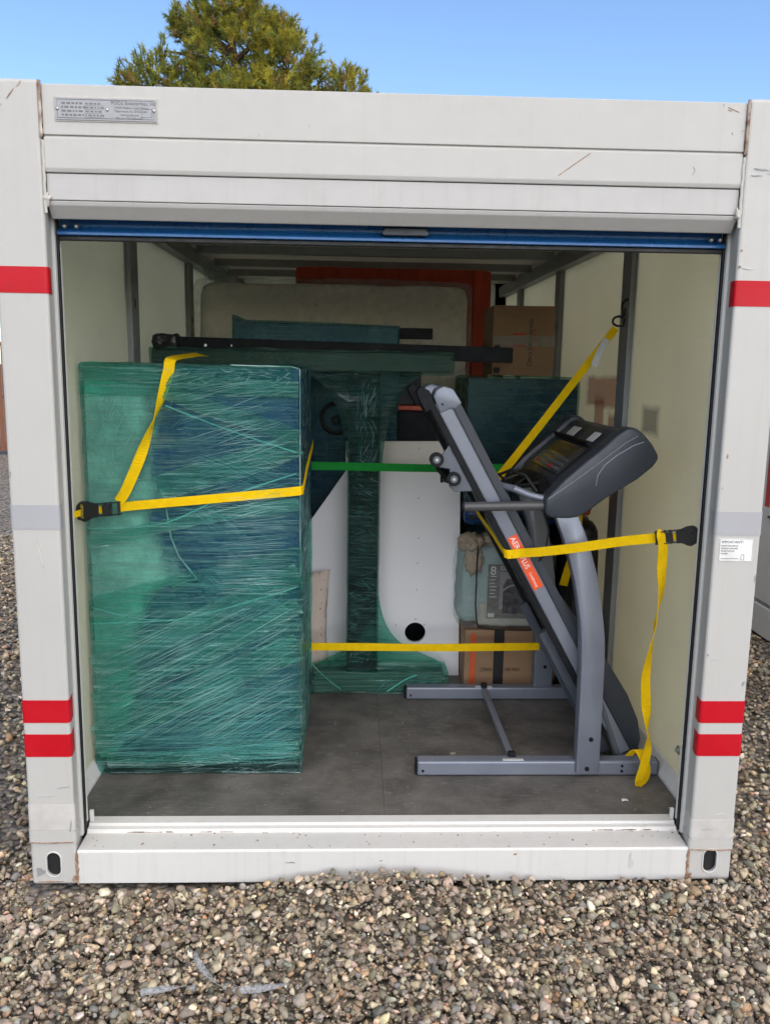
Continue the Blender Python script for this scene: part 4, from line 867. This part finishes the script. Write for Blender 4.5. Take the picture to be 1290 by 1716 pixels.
    for y0, y1 in ((.468, .566), (1.292, 1.39)):
        G().prism(side, y0, y1, 'y', .012, 3).obj('console_arm', 'tdark', T, smooth=True)
    mid = [(.664,1.300),(.690,1.352),(.76,1.415),(.82,1.468),(.872,1.514),(.905,1.545),(.94,1.552),(.972,1.536),(1.008,1.497),(1.020,1.45),(.985,1.40),(.90,1.36),(.80,1.30),(.72,1.268)]
    for pts in ([(.615,1.292),(.70,1.352),(.80,1.430),(.90,1.510),(.945,1.536)], [(.795,1.345),(.800,1.385),(.825,1.425),(.87,1.463),(.93,1.500),(.97,1.515)]): G().tube([(x, .4672, z) for x, z in pts], .0022, 6).obj('crease_highlight', 'tsilver', T)  # raised creases, silver to paint the highlights along them
    cb = G().prism(mid, .5665, 1.2915, 'y', .008, 2).obj('console_body', 'tdark', T, smooth=True)
    a = Vector((.735, 0, .678)).normalized(); nn = Vector((-a.z, 0, a.x)); o0 = Vector((.6975, 0, 1.3655))
    def Q(s, h, y): return o0+a*s+nn*h+Vector((0, y, 0))
    def cslab(s0, s1, h0, h1, y0, y1, b=0.):
        t = bmesh.new(); bmesh.ops.create_cube(t, size=1)
        for v in t.verts: v.co = Q(s0+(v.co.x+.5)*(s1-s0), h0+(v.co.z+.5)*(h1-h0), y0+(v.co.y+.5)*(y1-y0))
        bmesh.ops.recalc_face_normals(t, faces=t.faces)
        if b: bmesh.ops.bevel(t, geom=t.edges[:], offset=b, segments=2, affect='EDGES')
        return G().add(t)
    pn = cslab(-.005, .150, .001, .004, .66, 1.20).obj('control_panel', 'screen', T)
    cslab(.085, .140, .0042, .006, .72, 1.14, .001).obj('display', 'blackgloss', pn)
    cslab(.060, .073, .0042, .0055, .70, 1.16).obj('panel_strip', 'tgrey', pn)
    random.seed(4)
    for i in range(11):
        for j in range(2): cslab(.008+j*.024, .022+j*.024, .0042, .007, .70+i*.042, .70+i*.042+.028, .002).obj('button', ('tgrey', 'tgrey', 'leaflet', 'inkred')[random.randrange(4)] if j == 0 else 'tgrey', pn)
    cslab(.158, .172, .0, .026, .64, 1.22, .004).obj('book_ledge', 'tblack', T)
    for y0, y1 in ((.67, .76), (.98, 1.10)): cslab(.185, .235, .006, .0078, y0, y1).obj('paper_label', 'label', T)
    G().tube([(.64,.60,1.27),(.65,.75,1.30),(.655,.93,1.31),(.65,1.1,1.30),(.64,1.26,1.27)], .035, 12).obj('console_roll', 'tblack', T, smooth=True)
    G().tube([(.60,.60,1.30),(.56,.64,1.36),(.51,.70,1.375),(.47,.74,1.35),(.50,.78,1.325),(.56,.80,1.345),(.60,.83,1.33),(.55,.80,1.30),(.50,.76,1.30),(.55,.70,1.31),(.62,.66,1.33)], .0065, 8).obj('power_cord', 'black', T, smooth=True)
    G().tube([(.62,.545,1.22),(.645,.56,1.15),(.635,.57,1.05),(.60,.60,1.0)], .004, 8).obj('cable', 'black', T, smooth=True)
treadmill()
def right_strap():
    T = thing('ratchet_strap', (1.1, .24, 1.1), 'yellow ratchet strap hooked high on the right wall and drawn around the treadmill', 'strap')
    d = Vector((-.62, .26, -.115)).normalized()
    up = Vector((-.13, 0, 1))
    ratchet(T, (1.040, .232, 1.200), d, up, (-.35, -1, 0), 1.05)
    a = Vector((.965, .268, 1.184))
    G().ribbon([a+Vector((.03,.0,.008)), a, (.87, .325, 1.160), (.72, .432, 1.110), (.60, .52, 1.074), (.548, .566, 1.060), (.505, .584, 1.050)], (-.1,.0,1), .036).obj('webbing', 'yellow', T)
    G().ribbon([(.505, .584, 1.050), (.485, .588, 1.050), (.474, .62, 1.060), (.458, .80, 1.095), (.448, 1.0, 1.115), (.440, 1.20, 1.14), (.46, 1.258, 1.18)], (-.3,0,1), .036).obj('webbing', 'yellow', T)
    G().ribbon([(.46, 1.258, 1.18), (.52, 1.272, 1.24), (.575, 1.275, 1.29), (.75, 1.28, 1.52), (.93, 1.285, 1.765), (1.085, 1.29, 1.975)], (.8,-.1,-.6), .036).obj('webbing', 'yellow', T)
    G().ribbon([(1.045, 1.283, 1.925), (1.01, 1.27, 1.865), (.985, 1.265, 1.80)], (.85,-.25,-.5), .030, .001).obj('label_tag', 'label', T)
    h = Vector((1.088, 1.288, 1.985))
    pts = [(0,0,0),(-.022,0,.012),(-.016,0,.038),(.012,0,.045),(.030,0,.034),(.026,0,.062),(.018,0,.09),(.030,0,.118),(.056,0,.122),(.070,0,.105),(.074,0,.085)]
    pp = [h+Vector(p) for p in pts]+[]
    sm = []
    for i in range(len(pp)-1):
        for k in range(4): sm.append(pp[i].lerp(pp[i+1], k/4))
    sm.append(pp[-1])
    for _ in range(3): sm = [sm[0]]+[(sm[i-1]+sm[i]*2+sm[i+1])/4 for i in range(1, len(sm)-1)]+[sm[-1]]
    G().tube(sm, .0055, 8).obj('hook', 'black', T, smooth='all')
    G().tube([h+Vector((0,0,0)), h+Vector((.03,0,.0)), h+Vector((.034,0,.03))], .0055, 8).obj('hook', 'black', T, smooth='all')
    # loose end hanging down in front, twisting
    G().ribbon([(.985, .250, 1.212), (.975, .238, 1.200), (.985, .240, 1.165), (.992, .255, 1.08), (1.00, .265, .97), (.994, .285, .86), (.990, .30, .76), (.985, .318, .64), (1.000, .335, .52), (1.020, .35, .40), (1.028, .365, .31), (1.020, .375, .235), (1.012, .385, .185), (1.022, .40, .160), (1.042, .405, .175), (1.046, .40, .215), (1.030, .40, .265), (1.012, .43, .29), (.99, .46, .25)],
               [(.9,.4,.2),(1,.2,-.1),(1,.1,0),(1,.1,0),(.7,.7,0),(.1,1,0),(.6,.8,0),(1,.2,0),(1,-.1,0),(.3,1,0),(1,.2,0),(1,.1,0),(1,.2,0),(1,.4,.1),(1,.4,.1),(1,.4,.2),(1,.3,0),(1,.2,0),(1,.1,.2)], .036, sub=10).obj('loose_end', 'yellow', T)
right_strap()
for z, m, lab in ((.428, 'yellow', 'yellow strap stretched low across the aisle, near the floor'), (1.316, 'green', 'green strap stretched level across the aisle at chest height')):
    o = G().ribbon([(-.325, 1.275, z), (-.1, 1.282, z-.003), (.20, 1.284, z-.006), (.45, 1.286, z-.005), (.62 if m == 'green' else .80, 1.29, z)], [(0,.0,1),(0,.12,1),(0,-.1,1),(0,.1,1),(0,0,1)], .038, sub=8).obj('strap', m, None, (0, 1.28, z)); tag(o, lab, 'strap')
o = G().ribbon([(.985, 1.42, 1.16), (.99, 1.41, 1.06), (.985, 1.42, .92), (.96, 1.43, .80), (.94, 1.44, .70)], [(1,.2,0),(1,-.2,0),(.8,.5,0),(1,.2,0),(1,0,0)], .042).obj('strap', 'yellow', None, (.98, 1.42, .7)); tag(o, 'short yellow strap hanging behind the treadmill post by the right wall', 'strap')

# ------------------------------------------------------------------ wrapped desk leg in the aisle
def desk_leg():
    T = thing('wrapped_desk_leg', (0, 1.45, FZ), 'tall desk leg with wide top and foot, wrapped in green film, standing in the aisle', 'desk leg')
    G().box((-.150, 1.42, .25), (-.004, 1.50, 1.757), .005).obj('column', 'tblack', T)
    G().box((-1.09, 1.415, 1.757), (.335, 1.50, 1.845), .006).obj('top_beam', 'beamgrey', T)
    G().box((-.320, 1.385, FZ+.002), (.345, 1.545, .245), .012).obj('foot', 'beamgrey', T)
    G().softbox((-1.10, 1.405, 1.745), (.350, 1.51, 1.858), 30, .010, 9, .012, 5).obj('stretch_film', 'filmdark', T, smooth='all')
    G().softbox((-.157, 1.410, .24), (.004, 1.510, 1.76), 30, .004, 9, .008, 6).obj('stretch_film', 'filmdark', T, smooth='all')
    ft = G().softbox((-.335, 1.372, FZ), (.365, 1.56, .262), 26, .012, 10, .02, 7).obj('stretch_film', 'filmweb', T, smooth='all')
    G().ribbon([(-.33,1.368,.31),(-.27,1.366,.245),(-.18,1.366,.17)], (1,0,1), .006, .001).obj('film_fold', 'fold', ft)
    G().ribbon([(.05,1.366,.16),(.14,1.362,.225),(.20,1.364,.25)], (1,0,-1), .006, .001).obj('film_fold', 'fold', ft)
    # webs of film stretched between beam, column and foot
    def web(poly, name='film_web'):
        # sheet around the column, slightly domed, front and back
        c = sum((Vector((p[0], 0, p[1])) for p in poly), Vector())/len(poly); V = []; F = []; rings = 8; k = len(poly)
        for sgn, y in ((-1, 1.404), (1, 1.516)):
            b = len(V)
            for j in range(rings+1):
                t = j/rings
                for p in poly:
                    q = c.lerp(Vector((p[0], 0, p[1])), t); w = mnoise.noise((q.x*22, q.z*9, 4))*.010
                    V.append((q.x, y*(1-t**3)+1.46*t**3+sgn*w*.5*(1-t), q.z))
            for j in range(rings):
                for i in range(k): a = b+j*k+i; a2 = b+j*k+(i+1) % k; F.append((a, a2, a2+k, a+k))
        flatobj(name, V, F, 'filmweb' if poly[0][1] < 1 else 'filmflare', T, smooth=True)
    def cur(p0, p1, p2, n=10): return [((1-t)**2*p0[0]+2*t*(1-t)*p1[0]+t*t*p2[0], (1-t)**2*p0[1]+2*t*(1-t)*p1[1]+t*t*p2[1]) for t in np.linspace(0, 1, n)]
    web(cur((-.36,1.745),(-.19,1.68),(-.164,1.34))+cur((.012,1.28),(.02,1.62),(.20,1.745)))
    web(cur((-.33,.262),(-.17,.29),(-.158,.40))+cur((.006,.64),(.03,.42),(.17,.36))+[(.30,.30),(.362,.262)])
    creases_glints('film_creases', [(-.152,.0,.30,1.40,-14,14,170,.04,.16),(-.152,.0,.30,1.35,30,14,60,.04,.14),(-.12,-.01,1.30,1.74,86,14,60,.05,.2)], 1.407, T, 'crease', 21, .0005, .0015)
    creases_glints('painted_glints', [(-.10,-.01,1.3,1.73,80,16,40,.04,.14),(-.15,.0,.30,.42,50,20,16,.02,.05),(-.15,.0,1.15,1.28,-30,20,14,.02,.06)], 1.402, T, 'glint_paint', 22, .0006, .0018)  # highlights of the leg's film, painted as pale strands
    creases_glints('film_creases', [(-.32,.34,.15,.26,20,35,60,.04,.16),(-1.05,.33,1.75,1.85,10,40,120,.04,.12)], 1.366, ft, 'crease', 23, .0005, .0014)
desk_leg()
T = thing('desk_rail', (-.23, 1.56, 1.80), 'long black steel desk rail lying across the top of the load', 'rail')
g = G().obox((-1.105, 1.60, 1.877), (.655, 1.56, 1.846), .045, .075, b=.004).obj('rail', 'navybeam', T)
for x in (-.86, -.73): G().cyl((x, 1.575-.003, 1.872), (0, 1, 0), .007, .006, 14, .001).obj('screw', 'rivet', g)
G().softbox((-1.118, 1.56, 1.825), (-1.00, 1.64, 1.925), 10, .012, 20, .01, 2).obj('wrapped_end', 'blackgloss', T, smooth='all')
T = thing('wrapped_board', (-.32, 1.82, FZ), 'dark board in blue-green film standing upright behind the desk rail', 'board')
G().prism([(-.755,FZ),(-.755,2.025),(-.70,2.0),(.10,1.985),(.10,FZ)], 1.80, 1.835, 'y', .004).obj('board', 'navy', T)
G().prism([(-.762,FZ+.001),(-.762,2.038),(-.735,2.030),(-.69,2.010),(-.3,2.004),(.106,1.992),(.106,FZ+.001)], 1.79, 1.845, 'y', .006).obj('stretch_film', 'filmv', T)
G().box((.1065, 1.79, 1.925), (.278, 1.83, 1.982), .004).obj('bracket_arm', 'navybeam', T)
creases_glints('film_creases', [(-.75,.10,1.90,2.0,88,8,120,.03,.12),(-.36,-.16,1.25,1.74,88,6,110,.04,.2)], 1.786, T, 'crease', 31, .0005, .0014)
T = thing('cable_coil', (-.222, 1.77, 1.45), 'coil of black cable hanging behind the wrapped desk leg', 'cable')
for k, rr in enumerate((.075, .070, .079)): G().tube([(-.222+rr*math.cos(t), 1.770+.006*k, 1.51+rr*1.05*math.sin(t)) for t in np.linspace(0, 2*math.pi, 40)], .006, 8).obj('cable_loop', 'black', T, smooth='all')
G().tube([(-.222+.02*math.cos(t), 1.765, 1.50+.02*math.sin(t)) for t in np.linspace(0, 2*math.pi, 16)], .006, 8).obj('plug', 'black', T, smooth='all')

# ------------------------------------------------------------------ flat white panels
def panel(name, poly, y0, y1, mat, label, holes=(), nails=()):
    T = thing(name, ((poly[0][0]+poly[2][0])/2, y0, FZ), label, 'panel')
    g = G().prism(poly, y0, y1, 'y', .0015)
    a = bpy.data.meshes.new('a'); g.bm.to_mesh(a); g.bm.free(); oa = bpy.data.objects.new('a', a); C.objects.link(oa); tmp = [oa]
    for (x, z, r0) in holes:
        h = G().cyl((x, y0, z), (0, 1, 0), r0, .2, 32); b = bpy.data.meshes.new('b'); h.bm.to_mesh(b); h.bm.free(); ob = bpy.data.objects.new('b', b); C.objects.link(ob); tmp.append(ob)
        md = oa.modifiers.new('b', 'BOOLEAN'); md.object = ob; md.solver = 'EXACT'
    bpy.context.view_layer.update(); me = bpy.data.meshes.new_from_object(oa.evaluated_get(bpy.context.evaluated_depsgraph_get()))
    for q in tmp: bpy.data.objects.remove(q)
    me.name = 'panel'; p = link('panel', me, mat, T)
    for x, z in nails: G().cyl((x, y0-.004, z), (0, 1, -.3), .0035, .014, 8).obj('dowel', 'stud', p)
    return T
panel('laminate_sheet', [(-.45,FZ+.002),(-.45,.84),(-.175,1.238),(-.155,1.262),(.425,1.262),(.448,FZ+.002)], 1.64, 1.66, 'laminate', 'white panel with a round cable hole standing on edge behind the wrapped leg',
      [(.208,.385,.055),(.105,.425,.004),(.055,.40,.0035),(.212,.62,.0035),(-.285,.405,.004),(-.30,.36,.003)], [(.213,.765),(.215,.90),(.21,1.11),(.208,.46),(.255,.43)])
panel('laminate_sheet', [(-.17,FZ+.002),(-.17,1.398),(.428,1.404),(.455,FZ+.002)], 1.69, 1.71, 'laminate2', 'ivory panel whose top edge shows above the white panel', [(.215,.385,.075)], [(.21,1.365)])

# ------------------------------------------------------------------ things at the back
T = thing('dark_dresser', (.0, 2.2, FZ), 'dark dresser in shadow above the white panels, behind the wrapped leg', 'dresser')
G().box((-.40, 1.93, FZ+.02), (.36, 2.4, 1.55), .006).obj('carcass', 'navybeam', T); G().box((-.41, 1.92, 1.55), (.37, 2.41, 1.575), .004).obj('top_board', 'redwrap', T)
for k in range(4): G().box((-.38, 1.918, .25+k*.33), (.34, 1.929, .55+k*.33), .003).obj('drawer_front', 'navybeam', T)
T = thing('storage_box', (.14, 2.15, 1.575), 'black box on the dark dresser below the mattress', 'box')
G().box((.05, 1.95, 1.576), (.235, 2.35, 1.80), .006).obj('body', 'black', T); G().box((.045, 1.945, 1.8005), (.24, 2.355, 1.815), .003).obj('lid', 'black', T)
T = thing('mattress', (-.27, 2.85, FZ), 'cream mattress in a clear plastic bag standing at the back', 'mattress')
G().softbox((-1.10, 2.72, FZ+.005), (.585, 2.97, 2.285), 24, .014, 3, .07, 1.).obj('mattress_body', 'mattress', T, smooth='all')
bagm = G().softbox((-1.125, 2.695, FZ), (.605, 2.99, 2.31), 40, .022, 6, .05, 4.).obj('plastic_bag', 'clear', T, smooth='all')
g = G()
for k in range(5): g.softbox((-1.03+.02*k-.05, 2.74+.02*k, 2.30), (-.93+.02*k-.03, 2.80+.025*k, 2.41-.012*k), 7, .05, 14, .03, k*2.)
g.obj('bag_knot', 'clear2', T, smooth='all')
T = thing('red_panel', (.12, 3.15, FZ), 'tall orange-red covered panel standing behind the mattress', 'panel')
G().softbox((-.52, 3.04, FZ), (.745, 3.14, 2.42), 30, .010, 5, .012, 8.).obj('cover', 'redwrap', T, smooth='all')
G().softbox((.645, 3.012, FZ+.002), (.765, 3.045, 2.41), 16, .008, 8, .010, 9.).obj('cover_fold', 'redwrap', T, smooth='all')
for z in (2.33, 2.28): G().ribbon([(-.5, 3.030, z), (.1, 3.027, z+.004), (.62, 3.030, z)], (0,0,1), .008, .003).obj('cover_seam', 'redwrap', T)
T = thing('wrapped_chest', (.80, 2.2, FZ), 'dark chest in green film at the right wall, carrying a cardboard box', 'chest')
G().box((.50, 2.02, FZ), (1.115, 2.55, 1.725), .004).obj('carcass', 'navy', T)
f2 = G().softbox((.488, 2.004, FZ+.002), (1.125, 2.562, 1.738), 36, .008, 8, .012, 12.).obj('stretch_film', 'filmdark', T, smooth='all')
creases_glints('film_creases', [(.49,1.12,1.2,1.735,3,9,240,.05,.3),(.49,1.12,1.3,1.73,-30,14,40,.05,.2)], 1.998, f2, 'crease', 41, .0004, .0011)
def carton(name, lo, hi, label):
    T = thing(name, ((lo[0]+hi[0])/2, (lo[1]+hi[1])/2, lo[2]), label, 'box'); G().softbox(lo, hi, 8, .004, 5, .004, lo[0]*3).obj('carton_body', 'card', T); return T
lo, hi = (.640, 2.09, 1.744), (.985, 2.45, 2.128)
T = carton('cardboard_box', lo, hi, 'brown cardboard box on top of the wrapped chest by the right wall')
yq = lo[1]-.004
text('carton_text', 'PACK FURNITURE PADS', .030, (.862, yq, 1.825), (0,0,1), (-1,0,0), 'ink', T, .0004, sx=.72); text('carton_text', 'PACK FURNITURE PADS', .013, (.878, yq, 1.87), (0,0,1), (-1,0,0), 'inkred', T, .0004, sx=1.0)
G().tube([(.838,yq,1.80),(.838,yq,1.818),(.862,yq,1.818),(.862,yq,1.80),(.838,yq,1.80)], .0015, 4).obj('carton_mark', 'ink', T)
for z in (1.905, 1.967): G().box((.752, yq-.0006, z), (.825, yq+.001, z+.009)).obj('carton_print', 'inkred', T)
G().box((.638, yq-.0012, 1.905), (.987, yq-.0002, 1.962)).obj('packing_tape', 'clear2', T)
G().box((.648, yq-.0008, 1.757), (.682, yq+.001, 1.787)).obj('carton_print', 'ink', T); G().box((.648, yq-.0008, 1.885), (.682, yq+.001, 1.912)).obj('carton_print', 'ink', T)
# stack behind the treadmill
lo, hi = (.452, 1.47, FZ+.001), (.93, 1.90, .455)
T = carton('cardboard_box', lo, hi, 'brown cardboard box on the floor, with black tape, under the bedding bag')
yq = lo[1]-.004
G().box((.603, yq-.0012, FZ+.004), (.655, yq, .453)).obj('black_tape', 'black', T)
G().box((.482, yq-.0010, FZ+.004), (.508, yq+.001, .435)).obj('orange_tape', 'orangetape', T)
text('carton_text', 'PACK', .024, (.555, yq-.0004, .235), (1,0,0), (0,0,1), 'ink', T, .0004, sx=.7); text('carton_text', 'URE PADS', .024, (.662, yq-.0004, .235), (1,0,0), (0,0,1), 'ink', T, .0004, sx=.75)
G().tube([(.538,yq-.0004,.233),(.538,yq-.0004,.252),(.550,yq-.0004,.252),(.550,yq-.0004,.233),(.538,yq-.0004,.233)], .001, 4).obj('carton_mark', 'ink', T)
T = thing('bedding_bag', (.65, 1.65, .456), 'clear zip bag holding folded pale blue bedding with a printed leaflet', 'bag')
G().softbox((.425, 1.500, .475), (.895, 1.85, .885), 20, .018, 6, .06, 3., .012).obj('folded_quilt', 'aqua', T, smooth='all')
G().softbox((.515, 1.478, .470), (.905, 1.52, .60), 16, .012, 9, .02, 6.).obj('quilt_fold', 'cream', T, smooth='all')
lf = G().box((.560, 1.4735, .515), (.815, 1.4755, .800), .0005).obj('leaflet', 'leaflet', T)
text('leaflet_text', '8', .065, (.571, 1.4728, .745), (1,0,0), (0,0,1), 'inkwhite', lf, .0003)
text('leaflet_text', 'COMFORTER SET', .030, (.622, 1.4728, .770), (1,0,0), (0,0,1), 'inkwhite', lf, .0003, sx=.85)
G().box((.622, 1.4725, .565), (.812, 1.4734, .758)).obj('leaflet_picture', 'pinkgrey', lf)
G().prism([(.640,.54),(.640,.69),(.66,.725),(.812,.725),(.812,.54)], 1.4715, 1.4724, 'y').obj('leaflet_picture', 'plum', lf)
G().ribbon([(.636,1.4709,.66),(.67,1.4709,.685),(.72,1.4709,.695),(.80,1.4709,.697)], (0,0,1), .008, .0006).obj('leaflet_picture', 'pinkgrey', lf)
for i in range(7): G().box((.572, 1.4728, .735-i*.018), (.606-.005*(i % 3), 1.4734, .739-i*.018)).obj('leaflet_line', 'label', lf)
G().box((.566, 1.4728, .522), (.598, 1.4734, .542)).obj('barcode', 'label', lf)
G().softbox((.412, 1.462, .460), (.915, 1.87, .905), 26, .014, 9, .05, 5., .01).obj('clear_bag', 'clear2', T, smooth='all')
G().tube([(.502,1.452,.90),(.497,1.446,.80),(.498,1.444,.70),(.497,1.446,.60),(.505,1.450,.52),(.515,1.456,.475),(.60,1.452,.462),(.75,1.450,.460),(.90,1.455,.462)], .0035, 8).obj('piping', 'black', T, smooth='all')
T = thing('canvas_bundle', (.60, 1.62, .895), 'crumpled tan canvas cloth bundled on top of the bedding bag', 'cloth')
def rag(g, c, rd, seed, sub=4):
    t = bmesh.new(); bmesh.ops.create_icosphere(t, subdivisions=sub, radius=1)
    for v in t.verts:
        p = v.co.copy(); k = 1+.28*mnoise.ridged_multi_fractal(p*1.5+Vector((seed, 0, 0)), .9, 2.1, 4, 1., 2.)-.45
        v.co = Vector([c[i]+p[i]*rd[i]*k for i in range(3)])
    g.add(t)
g = G(); rag(g, (.47,1.50,.905), (.075,.06,.06), 1.); g.obj('cloth_fold', 'tan', T, smooth='all')
g = G(); rag(g, (.485,1.478,.815), (.055,.03,.085), 4.); g.obj('cloth_fold', 'tan', T, smooth='all')
g = G(); rag(g, (.66,1.56,.915), (.17,.10,.045), 7.); g.obj('cloth_fold', 'tan', T, smooth='all')
g = G(); rag(g, (.70,1.60,.955), (.15,.10,.035), 9.); g.obj('dark_strap', 'black', T, smooth='all')
T = thing('plastic_tote', (.70, 1.72, .98), 'dark glossy tote wrapped in film on the canvas bundle behind the deck', 'tote')
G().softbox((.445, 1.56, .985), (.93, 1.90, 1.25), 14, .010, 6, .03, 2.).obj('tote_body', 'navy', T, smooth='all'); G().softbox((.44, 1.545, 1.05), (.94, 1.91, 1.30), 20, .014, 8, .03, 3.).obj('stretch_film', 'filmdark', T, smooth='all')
G().tube([(.46,1.54,1.03),(.6,1.535,1.028),(.92,1.54,1.03)], .008, 8).obj('tote_rim', 'blackgloss', T)
T = thing('black_duffel', (.98, 1.62, FZ), 'black bag with an orange flap leaning at the right wall behind the treadmill', 'bag')
G().softbox((.95, 1.45, FZ), (1.12, 1.95, 1.02), 18, .025, 5, .06, 8., .01).obj('bag_body', 'black', T, smooth='all')
g = G(); rag(g, (1.04, 1.55, 1.13), (.07, .12, .10), 3.); g.obj('flap', 'orangetape', T, smooth='all')
g = G(); rag(g, (.975, 1.47, 1.14), (.05, .05, .035), 5.); g.obj('handle', 'black', T, smooth='all')
T = thing('pillow', (-.36, 1.56, FZ), 'small pillow with red dots squeezed beside the wrapped cabinet', 'pillow')
def pillow(g, c, w, h, d):
    t = bmesh.new(); bmesh.ops.create_grid(t, x_segments=18, y_segments=22, size=1)
    top = [(v.co.x, v.co.y) for v in t.verts]; fs = [[v.index for v in f_.verts] for f_ in t.faces]; t.free(); t = bmesh.new()
    for sg in (-1, 1):
        vs = []
        for x, z in top:
            k = (max(0, 1-x*x)*max(0, 1-z*z))**.42; pinch = 1-.10*(1-abs(x)**2)*abs(z)**3-.02
            px = x*(1-.10*(1-z*z)); pz = z*(1-.08*(1-x*x)); vs.append(t.verts.new((c[0]+px*w+.006*mnoise.noise((x*3, z*3, sg)), c[1]+sg*d*k+.008*mnoise.noise((x*4, z*4, 2)), c[2]+pz*h)))
        for q in fs: t.faces.new([vs[i] for i in (q if sg < 0 else q[::-1])])
    bmesh.ops.remove_doubles(t, verts=t.verts[:], dist=.0015); bmesh.ops.recalc_face_normals(t, faces=t.faces); g.add(t)
g = G(); pillow(g, (-.405, 1.57, .45), .16, .295, .055); g.obj('cover', 'pillow', T, smooth='all')
G().tube([(-.255,1.57,.735),(-.272,1.57,.60),(-.273,1.57,.45),(-.27,1.57,.30),(-.255,1.57,.165)], .004, 6).obj('piping', 'pillow', T, smooth='all')
# ------------------------------------------------------------------ litter
for pts, lab in (([(-.72,-.53),(-.66,-.52),(-.60,-.50),(-.57,-.51)], 'clear plastic scrap lying on the gravel at the left, flat'), ([(-.60,-.36),(-.57,-.42),(-.50,-.50),(-.42,-.52),(-.30,-.50)], 'longer twisted strip of clear plastic on the gravel')):
    o = G().ribbon([(x, y, HG(x, y)+.020+.004*math.sin(i*2)) for i, (x, y) in enumerate(pts)], [(.2, 1, 1.6*math.sin(i*2.3+.6)) for i in range(len(pts))], .020, .0012, sub=12).obj('plastic_scrap', 'scrap', None, (pts[0][0], pts[0][1], HG(*pts[0])), smooth='all'); tag(o, lab, 'litter', 'plastic scraps on the gravel')
for x, y, lab, m in ((.93, .30, 'small white chip on the floor near the right track', 'label'), (.31, .70, 'small dry leaf on the container floor by the treadmill rail', 'tan')):
    o = G().softbox((x-.012, y-.007, FZ+.0005), (x+.012, y+.007, FZ+.006), 3, .004, 60, .002, x).obj('debris', m, None, (x, y, FZ)); tag(o, lab, 'debris')
